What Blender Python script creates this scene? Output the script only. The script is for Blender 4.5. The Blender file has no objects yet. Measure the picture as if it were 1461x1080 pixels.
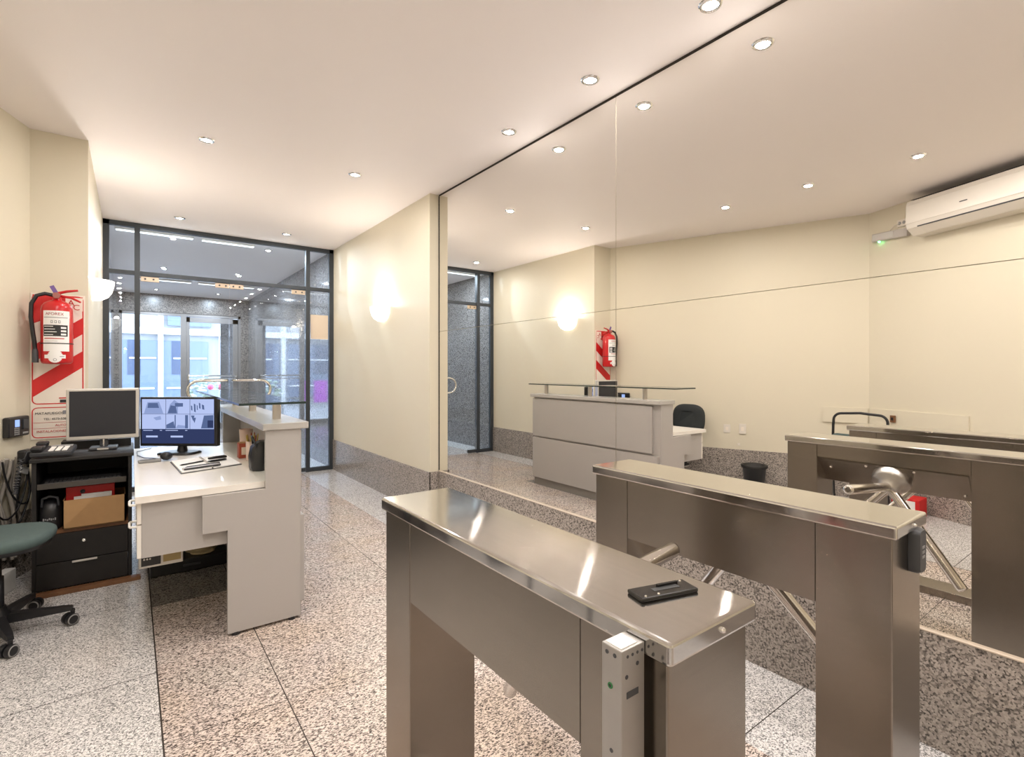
import bpy, bmesh, math, random
from mathutils import Vector, Matrix, Euler
random.seed(7)
PI = math.pi
sc = bpy.context.scene
COL = sc.collection
H = 1.35          # camera height
CE = 2.986        # ceiling height
XM = 2.31         # mirror plane
XW = 2.216        # right corridor wall face
XL = -0.245       # left corridor wall face
YP = 4.73         # pillar face beside the extinguisher
YG = 7.08         # glazed partition
YO = 13.4         # street front

# ------------------------------------------------------------------ materials
def new_mat(name):
    m = bpy.data.materials.new(name); m.use_nodes = True
    nt = m.node_tree; nt.nodes.clear()
    out = nt.nodes.new('ShaderNodeOutputMaterial')
    return m, nt, out

def setin(node, key, val):
    if key in node.inputs: node.inputs[key].default_value = val

def mat(name, col, rough=0.5, metal=0.0, spec=0.5, emit=None, es=0.0, coat=0.0, var=0.0, vscale=6.0, bump=0.0, bscale=60.0, aniso=0.0, sss=0.0):
    m, nt, out = new_mat(name)
    b = nt.nodes.new('ShaderNodeBsdfPrincipled')
    c4 = (col[0], col[1], col[2], 1)
    b.inputs['Base Color'].default_value = c4
    b.inputs['Roughness'].default_value = rough
    b.inputs['Metallic'].default_value = metal
    setin(b, 'Specular IOR Level', spec); setin(b, 'Coat Weight', coat)
    if emit:
        setin(b, 'Emission Color', (*emit, 1)); setin(b, 'Emission Strength', es)
    tc = nt.nodes.new('ShaderNodeTexCoord')
    if var > 0:
        n = nt.nodes.new('ShaderNodeTexNoise'); n.inputs['Scale'].default_value = vscale; n.inputs['Detail'].default_value = 5
        nt.links.new(tc.outputs['Object'], n.inputs['Vector'])
        mx = nt.nodes.new('ShaderNodeMix'); mx.data_type = 'RGBA'
        mx.inputs[6].default_value = tuple(max(0, x*(1-var)) for x in col)+(1,)
        mx.inputs[7].default_value = tuple(min(1, x*(1+var)) for x in col)+(1,)
        nt.links.new(n.outputs['Fac'], mx.inputs[0]); nt.links.new(mx.outputs[2], b.inputs['Base Color'])
    if bump > 0:
        n2 = nt.nodes.new('ShaderNodeTexNoise'); n2.inputs['Scale'].default_value = bscale; n2.inputs['Detail'].default_value = 3
        nt.links.new(tc.outputs['Object'], n2.inputs['Vector'])
        bp = nt.nodes.new('ShaderNodeBump'); bp.inputs['Strength'].default_value = bump; bp.inputs['Distance'].default_value = 0.004
        nt.links.new(n2.outputs['Fac'], bp.inputs['Height']); nt.links.new(bp.outputs['Normal'], b.inputs['Normal'])
    nt.links.new(b.outputs[0], out.inputs[0])
    return m

def ramp(nt, stops, interp='LINEAR'):
    r = nt.nodes.new('ShaderNodeValToRGB'); cr = r.color_ramp; cr.interpolation = interp
    while len(cr.elements) > 1: cr.elements.remove(cr.elements[-1])
    cr.elements[0].position = stops[0][0]; cr.elements[0].color = (*stops[0][1], 1)
    for p, c in stops[1:]:
        e = cr.elements.new(p); e.color = (*c, 1)
    return r

def math_node(nt, op, a, b=None, c=None):
    n = nt.nodes.new('ShaderNodeMath'); n.operation = op
    for i, v in enumerate((a, b, c)):
        if v is None: continue
        if isinstance(v, (int, float)): n.inputs[i].default_value = v
        else: nt.links.new(v, n.inputs[i])
    return n.outputs[0]

def mixc(nt, fac, a, b):
    mx = nt.nodes.new('ShaderNodeMix'); mx.data_type = 'RGBA'
    for sock, v in ((mx.inputs[0], fac), (mx.inputs[6], a), (mx.inputs[7], b)):
        if isinstance(v, (int, float)): sock.default_value = v
        elif isinstance(v, tuple): sock.default_value = (*v, 1)
        else: nt.links.new(v, sock)
    return mx.outputs[2]

def noise(nt, vec, scale, detail=4, rough=0.6):
    n = nt.nodes.new('ShaderNodeTexNoise'); n.inputs['Scale'].default_value = scale
    n.inputs['Detail'].default_value = detail; n.inputs['Roughness'].default_value = rough
    nt.links.new(vec, n.inputs['Vector']); return n.outputs['Fac']

def voro_col(nt, vec, scale):
    n = nt.nodes.new('ShaderNodeTexVoronoi'); n.inputs['Scale'].default_value = scale
    nt.links.new(vec, n.inputs['Vector'])
    s = nt.nodes.new('ShaderNodeSeparateColor'); nt.links.new(n.outputs['Color'], s.inputs[0])
    return s.outputs[0]

def fine_granite(nt, vec, bright, scale=170, tint=(1, .93, .87)):
    v = voro_col(nt, vec, scale); v2 = noise(nt, vec, scale*.55, 3, .7)
    mixv = math_node(nt, 'ADD', math_node(nt, 'MULTIPLY', v, .55), math_node(nt, 'MULTIPLY', v2, .45))
    t = lambda k: tuple(bright*k*x for x in tint)
    r = ramp(nt, [(0.22, t(.17)), (0.36, t(.5)), (0.5, t(.93)), (0.64, t(1.15)), (0.8, t(1.38))])
    nt.links.new(mixv, r.inputs[0]); return r.outputs[0]

def big_granite(nt, vec):
    mp = nt.nodes.new('ShaderNodeMapping'); mp.inputs['Rotation'].default_value = (0, 0, .5); mp.inputs['Scale'].default_value = (1, 1.7, 1)
    nt.links.new(vec, mp.inputs[0])
    a = noise(nt, mp.outputs[0], 46, 7, .78); v = voro_col(nt, mp.outputs[0], 150)
    k = math_node(nt, 'ADD', math_node(nt, 'MULTIPLY', a, .70), math_node(nt, 'MULTIPLY', v, .30))
    r = ramp(nt, [(.34, (.05, .042, .04)), (.42, (.17, .14, .125)), (.47, (.37, .32, .285)), (.52, (.56, .49, .445)), (.60, (.70, .625, .57)), (.72, (.78, .72, .66))])
    nt.links.new(k, r.inputs[0])
    big = noise(nt, vec, 2.2, 3, .5)
    tint = ramp(nt, [(.35, (1.0, .93, .86)), (.5, (1.0, .96, .95)), (.65, (.97, .97, .96))]); nt.links.new(big, tint.inputs[0])
    mx = nt.nodes.new('ShaderNodeMix'); mx.data_type = 'RGBA'; mx.blend_type = 'MULTIPLY'; mx.inputs[0].default_value = 1
    nt.links.new(r.outputs[0], mx.inputs[6]); nt.links.new(tint.outputs[0], mx.inputs[7])
    return mx.outputs[2]

def finish(nt, out, colour, rough, spec=.5):
    b = nt.nodes.new('ShaderNodeBsdfPrincipled')
    nt.links.new(colour, b.inputs['Base Color']); b.inputs['Roughness'].default_value = rough
    setin(b, 'Specular IOR Level', spec)
    nt.links.new(b.outputs[0], out.inputs[0]); return b

def make_floor_mat():
    m, nt, out = new_mat('floor_granite')
    tc = nt.nodes.new('ShaderNodeTexCoord'); vec = tc.outputs['Object']
    s = nt.nodes.new('ShaderNodeSeparateXYZ'); nt.links.new(vec, s.inputs[0]); X, Y = s.outputs[0], s.outputs[1]
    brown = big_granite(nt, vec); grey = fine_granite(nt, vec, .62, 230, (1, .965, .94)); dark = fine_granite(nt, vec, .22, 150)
    in1 = math_node(nt, 'GREATER_THAN', X, .093); in2 = math_node(nt, 'LESS_THAN', X, 1.79)
    zone = math_node(nt, 'MULTIPLY', in1, in2)
    c = mixc(nt, zone, grey, brown)
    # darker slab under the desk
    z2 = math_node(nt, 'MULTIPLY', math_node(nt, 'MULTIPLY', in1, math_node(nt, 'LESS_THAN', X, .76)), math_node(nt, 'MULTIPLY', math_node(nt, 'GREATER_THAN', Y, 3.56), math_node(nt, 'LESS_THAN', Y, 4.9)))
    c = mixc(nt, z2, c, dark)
    ping = lambda v, off, sp: math_node(nt, 'PINGPONG', math_node(nt, 'SUBTRACT', v, off), sp/2)
    jx = math_node(nt, 'LESS_THAN', ping(X, .515, .852), .0022)
    jx2 = math_node(nt, 'LESS_THAN', math_node(nt, 'ABSOLUTE', math_node(nt, 'SUBTRACT', X, .093)), .003)
    inz = math_node(nt, 'MULTIPLY', math_node(nt, 'GREATER_THAN', X, .08), math_node(nt, 'LESS_THAN', X, 1.80))
    jx = math_node(nt, 'MULTIPLY', jx, inz)
    jy = math_node(nt, 'LESS_THAN', ping(Y, 1.005, .8875), .002)
    jy = math_node(nt, 'MULTIPLY', jy, math_node(nt, 'SUBTRACT', 1, zone))
    jyb = math_node(nt, 'LESS_THAN', ping(Y, 3.56, 1.33), .0018); jyb = math_node(nt, 'MULTIPLY', jyb, zone)
    j = math_node(nt, 'MAXIMUM', math_node(nt, 'MAXIMUM', jx, jx2), math_node(nt, 'MAXIMUM', jy, jyb))
    c = mixc(nt, j, c, (.05, .04, .035))
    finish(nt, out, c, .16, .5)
    return m

def simple_granite(name, bright, rough, scale=150, tint=(1, .88, .79), spec=.5):
    m, nt, out = new_mat(name)
    tc = nt.nodes.new('ShaderNodeTexCoord')
    finish(nt, out, fine_granite(nt, tc.outputs['Object'], bright, scale, tint), rough, spec)
    return m

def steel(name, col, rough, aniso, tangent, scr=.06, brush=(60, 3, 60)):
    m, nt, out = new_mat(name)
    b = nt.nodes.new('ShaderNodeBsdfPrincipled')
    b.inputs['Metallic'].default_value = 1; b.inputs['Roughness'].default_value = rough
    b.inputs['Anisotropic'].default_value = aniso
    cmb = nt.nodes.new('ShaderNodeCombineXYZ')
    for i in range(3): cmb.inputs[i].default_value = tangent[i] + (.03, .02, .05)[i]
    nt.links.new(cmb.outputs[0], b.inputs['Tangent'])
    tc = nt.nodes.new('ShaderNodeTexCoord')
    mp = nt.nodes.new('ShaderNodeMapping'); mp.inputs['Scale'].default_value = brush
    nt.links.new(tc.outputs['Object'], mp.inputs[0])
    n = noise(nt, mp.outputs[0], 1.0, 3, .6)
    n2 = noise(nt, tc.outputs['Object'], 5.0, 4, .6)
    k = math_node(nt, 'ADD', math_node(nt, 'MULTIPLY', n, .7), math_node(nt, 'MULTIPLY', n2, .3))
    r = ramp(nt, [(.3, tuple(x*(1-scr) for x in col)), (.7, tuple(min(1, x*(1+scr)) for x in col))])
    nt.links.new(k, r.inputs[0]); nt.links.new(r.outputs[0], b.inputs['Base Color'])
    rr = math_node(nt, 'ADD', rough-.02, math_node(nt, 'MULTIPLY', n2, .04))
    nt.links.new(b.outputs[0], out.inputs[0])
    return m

def thin_glass(name, tint, refl=.06, edge=None):
    m, nt, out = new_mat(name)
    t = nt.nodes.new('ShaderNodeBsdfTransparent'); t.inputs[0].default_value = (*tint, 1)
    g = nt.nodes.new('ShaderNodeBsdfGlossy'); g.inputs['Roughness'].default_value = 0.0
    g.inputs[0].default_value = (1, 1, 1, 1)
    fr = nt.nodes.new('ShaderNodeFresnel'); fr.inputs[0].default_value = 1.4
    mx = nt.nodes.new('ShaderNodeMixShader')
    nt.links.new(fr.outputs[0], mx.inputs[0]); nt.links.new(t.outputs[0], mx.inputs[1]); nt.links.new(g.outputs[0], mx.inputs[2])
    nt.links.new(mx.outputs[0], out.inputs[0])
    return m

def emis(name, col, s):
    m, nt, out = new_mat(name)
    e = nt.nodes.new('ShaderNodeEmission'); e.inputs[0].default_value = (*col, 1); e.inputs[1].default_value = s
    nt.links.new(e.outputs[0], out.inputs[0]); return m

M = {}
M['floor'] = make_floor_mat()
M['skirt'] = simple_granite('skirting_granite', .36, .22, 150)
M['vest_granite'] = simple_granite('polished_dark_granite', .20, .04, 90, (1, .93, .92), .85)
M['lintel_granite'] = simple_granite('brown_granite', .24, .3, 75, (1, .84, .74))
M['wall'] = mat('cream_wall_paint', (.69, .635, .505), .55, var=.02, vscale=1.2, bump=.03, bscale=90)
M['ceiling'] = mat('ceiling_paint', (.88, .825, .81), .6, var=.015, vscale=.8)
M['dark_gap'] = mat('dark_gap', (.03, .025, .02), .8)
M['mirror'] = mat('mirror_silver', (.90, .885, .85), .0, 1.0)
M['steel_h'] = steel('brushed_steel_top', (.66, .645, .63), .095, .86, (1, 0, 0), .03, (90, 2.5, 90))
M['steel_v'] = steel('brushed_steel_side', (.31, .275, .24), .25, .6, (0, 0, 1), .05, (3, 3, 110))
M['chrome'] = mat('chrome', (.88, .88, .88), .08, 1.0)
M['steel_arm'] = mat('polished_steel', (.72, .69, .66), .18, 1.0)
M['hub'] = mat('satin_cast_metal', (.58, .55, .52), .42, 1.0)
M['alu'] = mat('anodised_aluminium', (.44, .425, .41), .45, .85, var=.08, vscale=20)
M['frame'] = mat('dark_frame_paint', (.035, .042, .05), .5)
M['outer_frame'] = mat('bronze_steel_frame', (.30, .27, .255), .4, .5)
M['brass'] = mat('brushed_brass', (.60, .49, .38), .4, .7)
M['glass'] = thin_glass('clear_glass', (.935, .96, .975))
M['shelf_glass'] = thin_glass('green_glass', (.92, .965, .95))
M['glass_edge'] = mat('glass_edge', (.015, .03, .028), .1)
M['lam'] = mat('grey_laminate', (.43, .405, .385), .38, var=.02, vscale=3)
M['lam_top'] = mat('grey_laminate_counter', (.47, .445, .42), .20)
M['lam_w'] = mat('pale_worktop_laminate', (.82, .78, .72), .22)
M['lam_d'] = mat('plinth_grey', (.24, .22, .20), .5)
M['black'] = mat('black_plastic', (.014, .014, .016), .35)
M['blackwood'] = mat('black_stained_board', (.014, .012, .011), .6, var=.3, vscale=30)
M['gloss'] = mat('gloss_black', (.012, .011, .011), .12)
M['dgrey'] = mat('dark_grey_plastic', (.05, .052, .058), .45)
M['grey'] = mat('grey_plastic', (.30, .30, .30), .5)
M['white'] = mat('white_plastic', (.86, .85, .82), .4)
M['acwhite'] = mat('cream_white_plastic', (.74, .69, .62), .35)
M['silver'] = mat('silver_plastic', (.60, .575, .53), .35, .3)
M['red'] = mat('signal_red', (.56, .008, .012), .28, coat=.4)
M['redmatte'] = mat('red_card', (.60, .012, .012), .5)
M['signwhite'] = mat('sign_white', (.84, .76, .67), .4)
M['paper'] = mat('white_paper', (.86, .85, .84), .7)
M['cardboard'] = mat('brown_cardboard', (.46, .27, .12), .75, var=.08, vscale=25)
M['wood'] = mat('brown_wood', (.19, .085, .035), .5, var=.3, vscale=18)
M['seat'] = mat('teal_grey_fabric', (.065, .098, .094), .85, var=.12, vscale=40, bump=.2, bscale=300)
M['blackfab'] = mat('black_fabric', (.022, .026, .027), .75, bump=.15, bscale=300)
M['rubber'] = mat('grey_tyre', (.32, .31, .30), .6)
M['cable'] = mat('grey_cable', (.36, .33, .29), .6)
M['ink'] = mat('black_ink', (.02, .02, .02), .6)
M['inkred'] = mat('red_ink', (.50, .02, .02), .6)
M['inkgrey'] = mat('grey_ink', (.25, .25, .27), .6)
M['purple'] = mat('purple_tag', (.16, .09, .32), .5)
M['amber'] = mat('amber_display', (.35, .26, .10), .4)
M['cream'] = mat('cream_sheet', (.72, .61, .49), .6)
M['orange'] = mat('orange_red_box', (.36, .065, .03), .5)
M['pinkmug'] = mat('pale_pink_ceramic', (.72, .55, .47), .3)
M['pencil'] = mat('yellow_pencil', (.50, .36, .08), .5)
M['beige'] = mat('beige_canvas', (.42, .34, .20), .8)
M['led_green'] = emis('green_led', (.15, 1, .35), 14)
M['lamp'] = emis('lamp_glow', (1, .93, .85), 60)
M['strip'] = emis('strip_glow', (.90, .96, 1), 2.2)
M['shade'] = mat('opal_glass', (.95, .90, .82), .3, emit=(1, .93, .82), es=2.6)
M['scr_navy'] = emis('screen_navy', (.030, .042, .11), 1.0)
M['scr_lt'] = emis('screen_pale_blue', (.43, .51, .80), 1.0)
M['scr_mid'] = emis('screen_mid_blue', (.26, .33, .58), 1.0)
M['scr_dk'] = emis('screen_grey_blue', (.09, .13, .27), 1.0)
M['scr_off'] = mat('dark_screen', (.020, .022, .030), .30)
M['lcd'] = emis('lcd_blue', (.35, .5, 1.0), 1.1)
M['facade'] = mat('pale_facade', (.34, .345, .36), .7, var=.04)
M['facade_w'] = mat('white_facade_band', (.62, .62, .63), .6)
M['facade_g'] = mat('shop_window', (.13, .165, .24), .25)
M['facade_d'] = mat('dark_shop_window', (.055, .075, .13), .25)
M['asphalt'] = mat('pale_pavement', (.36, .36, .38), .8, var=.1)
M['sign_purple'] = mat('purple_sign', (.36, .05, .40), .5)
M['pole'] = mat('post_metal', (.55, .50, .45), .3, .7)

# ------------------------------------------------------------------ mesh builder (world coordinates)
class MB:
    def __init__(s): s.v = []; s.f = []; s.m = []; s.sm = []
    def add(s, verts, faces, mi=0, smooth=False):
        o = len(s.v); s.v += [tuple(v) for v in verts]
        for f in faces: s.f.append([o+i for i in f]); s.m.append(mi); s.sm.append(smooth)
        return s
    def addbm(s, bm, mi=0, smooth=False):
        bm.verts.index_update()
        s.add([v.co[:] for v in bm.verts], [[v.index for v in f.verts] for f in bm.faces], mi, smooth); bm.free(); return s
    def box(s, x0, x1, y0, y1, z0, z1, mi=0, bev=0.0, mtx=None, seg=2):
        bm = bmesh.new()
        bmesh.ops.create_cube(bm, size=1)
        for v in bm.verts:
            v.co = Vector(((x0+x1)/2+v.co.x*(x1-x0), (y0+y1)/2+v.co.y*(y1-y0), (z0+z1)/2+v.co.z*(z1-z0)))
        if bev > 0:
            bmesh.ops.bevel(bm, geom=bm.edges[:], offset=bev, segments=seg, affect='EDGES', profile=.5)
        if mtx is not None: bm.transform(mtx)
        return s.addbm(bm, mi, False)
    def prism(s, poly, axis, a0, a1, mi=0, mtx=None):
        """poly of 2D points; axis the extrusion axis. x:(y,z) y:(x,z) z:(x,y)"""
        def P(p, a):
            if axis == 'x': return (a, p[0], p[1])
            if axis == 'y': return (p[0], a, p[1])
            return (p[0], p[1], a)
        n = len(poly)
        vs = [P(p, a0) for p in poly]+[P(p, a1) for p in poly]
        if mtx is not None: vs = [tuple(mtx @ Vector(v)) for v in vs]
        fs = [list(range(n))[::-1], list(range(n, 2*n))]+[[i, (i+1) % n, n+(i+1) % n, n+i] for i in range(n)]
        return s.add(vs, fs, mi)
    def loft(s, rings, mi=0, smooth=True, cap=True, close=True):
        n = len(rings[0]); vs = [p for r in rings for p in r]; fs = []
        for k in range(len(rings)-1):
            for i in range(n if close else n-1):
                j = (i+1) % n
                fs.append([k*n+i, k*n+j, (k+1)*n+j, (k+1)*n+i])
        s.add(vs, fs, mi, smooth)
        if cap:
            s.add(rings[0], [list(range(n))[::-1]], mi); s.add(rings[-1], [list(range(n))], mi)
        return s
    def tube(s, pts, r, mi=0, n=12, cap=True):
        pts = [Vector(p) for p in pts]; rings = []
        t0 = (pts[1]-pts[0]).normalized()
        up = Vector((0, 0, 1)) if abs(t0.z) < .9 else Vector((1, 0, 0))
        nrm = (up - t0*up.dot(t0)).normalized()
        for i, p in enumerate(pts):
            if i == 0: t = t0
            elif i == len(pts)-1: t = (pts[i]-pts[i-1]).normalized()
            else: t = ((pts[i+1]-pts[i]).normalized()+(pts[i]-pts[i-1]).normalized()).normalized()
            nrm = (nrm - t*nrm.dot(t)).normalized(); bn = t.cross(nrm)
            rr = r[i] if isinstance(r, (list, tuple)) else r
            rings.append([p+(nrm*math.cos(2*PI*k/n)+bn*math.sin(2*PI*k/n))*rr for k in range(n)])
        return s.loft(rings, mi, True, cap)
    def cyl(s, p0, p1, r, mi=0, n=24, r2=None): return s.tube([p0, p1], [r, r if r2 is None else r2], mi, n)
    def lathe(s, prof, origin=(0, 0, 0), axis=(0, 0, 1), mi=0, n=32, cap=True, a0=0, a1=2*PI):
        ax = Vector(axis).normalized(); up = Vector((0, 0, 1)) if abs(ax.z) < .9 else Vector((1, 0, 0))
        e1 = (up-ax*up.dot(ax)).normalized(); e2 = ax.cross(e1); o = Vector(origin)
        full = abs(a1-a0-2*PI) < 1e-6
        k = n if full else n+1
        rings = [[o+ax*z+(e1*math.cos(a0+(a1-a0)*i/n)+e2*math.sin(a0+(a1-a0)*i/n))*max(r, 1e-5) for i in range(k)] for r, z in prof]
        return s.loft(rings, mi, True, cap, close=full)
    def sphere(s, c, r, mi=0, sx=1, sy=1, sz=1, mtx=None):
        bm = bmesh.new(); bmesh.ops.create_uvsphere(bm, u_segments=20, v_segments=12, radius=r)
        for v in bm.verts: v.co = Vector((v.co.x*sx, v.co.y*sy, v.co.z*sz))
        if mtx is not None: bm.transform(mtx)
        for v in bm.verts: v.co += Vector(c)
        return s.addbm(bm, mi, True)
    def text(s, body, size, o, xd, yd, mi=0, align='LEFT', extr=.0006, stretch=1.0):
        cu = bpy.data.curves.new('txt', 'FONT'); cu.body = body; cu.size = size; cu.align_x = align; cu.extrude = extr; cu.resolution_u = 3
        ob = bpy.data.objects.new('txt', cu); COL.objects.link(ob)
        dg = bpy.context.evaluated_depsgraph_get(); dg.update()
        me = bpy.data.meshes.new_from_object(ob.evaluated_get(dg))
        xd = Vector(xd).normalized(); yd = Vector(yd).normalized(); zd = xd.cross(yd); o = Vector(o)
        s.add([o+xd*v.co.x*stretch+yd*v.co.y+zd*v.co.z for v in me.vertices], [list(p.vertices) for p in me.polygons], mi)
        bpy.data.objects.remove(ob); bpy.data.curves.remove(cu); bpy.data.meshes.remove(me); return s
    def xf(s, mtx):
        s.v = [tuple(mtx @ Vector(v)) for v in s.v]; return s
    def build(s, name, mats, parent=None, inv=None, label=None):
        if not isinstance(mats, (list, tuple)): mats = [mats]
        vs = s.v
        root = parent
        while root is not None and root.parent is not None: root = root.parent
        if root is not None:
            iv = root.matrix_basis.inverted(); vs = [tuple(iv @ Vector(v)) for v in vs]
        me = bpy.data.meshes.new(name); me.from_pydata(vs, [], s.f); me.update()
        for m in mats: me.materials.append(m)
        me.polygons.foreach_set('material_index', s.m); me.polygons.foreach_set('use_smooth', s.sm)
        bm = bmesh.new(); bm.from_mesh(me); bmesh.ops.recalc_face_normals(bm, faces=bm.faces[:]); bm.to_mesh(me); bm.free()
        ob = bpy.data.objects.new(name, me); COL.objects.link(ob)
        if parent is not None: ob.parent = parent
        if label: ob['label'] = label
        return ob

def thing(name, label, cat, loc=(0, 0, 0), rz=0, group=None):
    o = bpy.data.objects.new(name, None); o.empty_display_size = .05; COL.objects.link(o)
    o.location = loc; o.rotation_euler = (0, 0, rz)
    o.matrix_basis = Matrix.Translation(loc) @ Matrix.Rotation(rz, 4, 'Z')
    o['label'] = label; o['category'] = cat
    if group: o['group'] = group
    return o
def tag(o, label, cat, group=None):
    o['label'] = label; o['category'] = cat
    if group: o['group'] = group
    return o
def single(name, mb, mats, label, cat, loc=None, group=None):
    """thing that is one mesh: origin put at loc"""
    if loc is not None: mb.xf(Matrix.Translation(-Vector(loc)))
    ob = mb.build(name, mats)
    if loc is not None: ob.location = loc
    return tag(ob, label, cat, group)
def struct(name, mb, mats, parent=None):
    ob = mb.build(name, mats, parent)
    if parent is None: ob['kind'] = 'structure'
    return ob
def rrect(w, h, r, n=6, cx=0, cy=0):
    pts = []
    for (sx, sy, a) in ((1, 1, 0), (-1, 1, 90), (-1, -1, 180), (1, -1, 270)):
        for k in range(n+1):
            t = math.radians(a+90*k/n)
            pts.append((cx+sx*(w/2-r)+r*math.cos(t), cy+sy*(h/2-r)+r*math.sin(t)))
    return pts
def frame_mtx(o, xd, yd):
    xd = Vector(xd).normalized(); yd = Vector(yd).normalized(); zd = xd.cross(yd)
    m = Matrix((xd, yd, zd)).transposed().to_4x4(); m.translation = Vector(o); return m

# ------------------------------------------------------------------ SETTING
T = .12
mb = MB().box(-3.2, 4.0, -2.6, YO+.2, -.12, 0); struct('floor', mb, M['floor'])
mb = MB().box(-3.2, 4.0, -2.6, YO+.35, CE, CE+.12); struct('ceiling', mb, M['ceiling'])
# left walls
CX = (-.55, YP); CA = (-1.576, 2.063); CB = (-.80, .20)   # angled room wall and its return
def wallseg(name, p, q, z0=0, z1=CE, t=T, m=M['wall'], side=-1):
    p = Vector(p).to_2d(); q = Vector(q).to_2d(); d = (q-p).normalized(); n = Vector((-d.y, d.x))*t*side
    pts = [p[:], q[:], (q+n)[:], (p+n)[:]]
    return struct(name, MB().prism(pts, 'z', z0, z1), m)
# direction walks from the corridor towards the camera: outside is on the -x side (right of travel)
wallseg('wall_left', CX, CA, side=-1)
wallseg('wall_left_return', CA, CB, side=-1)
wallseg('wall_left_rear', CB, (-.80, -2.5), side=-1)
mb = MB().prism([(-.55, YP), (XL, YP), (XL, YG+.05), (-.9, YG+.05), (-.9, YP)], 'z', 0, CE)
struct('wall_corridor_left', mb, M['wall'])
# right corridor wall, its return and the wall behind the mirror
mb = MB().prism([(XW, YG+.05), (XW, 4.25), (XM+.008, 4.25), (XM+.008, -2.5), (XM+.25, -2.5), (XM+.25, YG+.05)], 'z', 0, CE)
struct('wall_right', mb, M['wall'])
struct('wall_rear', MB().box(-1.1, XM+.3, -2.62, -2.5, 0, CE), M['wall'])
# granite skirting (hugging the walls)
def skirt(name, p, q, h, t=.012, side=1):
    p = Vector(p).to_2d(); q = Vector(q).to_2d(); d = (q-p).normalized(); n = Vector((-d.y, d.x))*t*side
    return struct(name, MB().prism([p[:], q[:], (q+n)[:], (p+n)[:]], 'z', 0, h), M['skirt'])
skirt('baseboard_left', CX, CA, .415, .012, 1); skirt('baseboard_left_return', CA, CB, .415, .012, 1)
skirt('baseboard_left_rear', CB, (-.80, -2.5), .415, .012, 1)
struct('baseboard_corridor_left', MB().box(XL, XL+.012, YP, YG, 0, .40), M['skirt'])
struct('baseboard_corridor_right', MB().box(XW-.012, XW, 4.238, YG-.03, 0, .405), M['skirt'])
struct('baseboard_return', MB().box(XW-.010, XM-.013, 4.238, 4.25, 0, .405), M['skirt'])
struct('baseboard_mirror', MB().box(XM-.012, XM+.008, -2.5, 4.236, 0, .408, bev=.003), M['skirt'])
struct('trim_ledge', MB().box(XM-.014, XM+.006, -2.5, 4.236, .4085, .415, bev=.002), mat('ledge_highlight', (.62, .52, .42), .2))  # pale strip, highlight on the granite's rounded edge painted into its colour
# dark shadow gap along the top of the mirror and at its end
struct('trim_mirror_top', MB().box(XM-.004, XM+.007, -2.5, 4.24, CE-.012, CE-.001), M['dark_gap'])
struct('trim_mirror_end', MB().box(XM-.003, XM+.007, 4.238, 4.249, .416, CE-.012), M['dark_gap'])

# mirror panels
YJ, ZJ = 2.068, 1.71
for (y0, y1, z0, z1, lab) in (
    (YJ+.0015, 4.236, ZJ+.0015, CE-.013, 'tall upper mirror panel nearest the corridor, reflecting ceiling lights and cream wall'),
    (YJ+.0015, 4.236, .416, ZJ-.0015, 'lower mirror panel nearest the corridor, reflecting the reception desk and glass door'),
    (-2.4, YJ-.0015, ZJ+.0015, CE-.013, 'upper mirror panel nearer the viewer, reflecting the air conditioner'),
    (-2.4, YJ-.0015, .416, ZJ-.0015, 'lower mirror panel behind the turnstiles, reflecting the tripod arms and waste bin')):
    single('mirror_panel', MB().box(XM, XM+.006, y0, y1, z0, z1), M['mirror'], lab, 'mirror', (XM, (y0+y1)/2, z0), 'wall mirror panels')

# ------------------------------------------------------------------ glazed partition
XMU0, XMU1 = .055, 1.88     # mullions
ZT = 2.43
def bx(*a, **k): return MB().box(*a, **k)
mb = MB()
mb.box(XL, XL+.055, YG-.03, YG+.03, 0, CE); mb.box(XW-.055, XW, YG-.03, YG+.03, 0, CE)
mb.box(XL, XW, YG-.03, YG+.03, CE-.05, CE-.002)
mb.box(XMU0-.025, XMU0+.025, YG-.035, YG+.035, 0, CE-.05); mb.box(XMU1-.025, XMU1+.025, YG-.035, YG+.035, 0, CE-.05)
mb.box(XL+.05, XMU0-.02, YG-.028, YG+.028, ZT-.022, ZT+.022); mb.box(XMU0+.02, XMU1-.02, YG-.028, YG+.028, ZT-.022, ZT+.022); mb.box(XMU1+.02, XW-.05, YG-.028, YG+.028, ZT-.022, ZT+.022)
mb.box(XL+.05, XMU0-.02, YG-.028, YG+.028, 0, .05); mb.box(XMU1+.02, XW-.05, YG-.028, YG+.028, 0, .05)
pf = struct('window_1', mb, M['frame'])
for (x0, x1, z0, z1) in ((XL+.05, XMU0-.02, ZT+.02, CE-.05), (XMU0+.02, XMU1-.02, ZT+.02, CE-.05), (XMU1+.02, XW-.05, ZT+.02, CE-.05), (XL+.05, XMU0-.02, .05, ZT-.02), (XMU1+.02, XW-.05, .05, ZT-.02)):
    struct('pane', bx(x0, x1, YG-.004, YG+.004, z0, z1), M['glass'], pf)
XMID = .965
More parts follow.
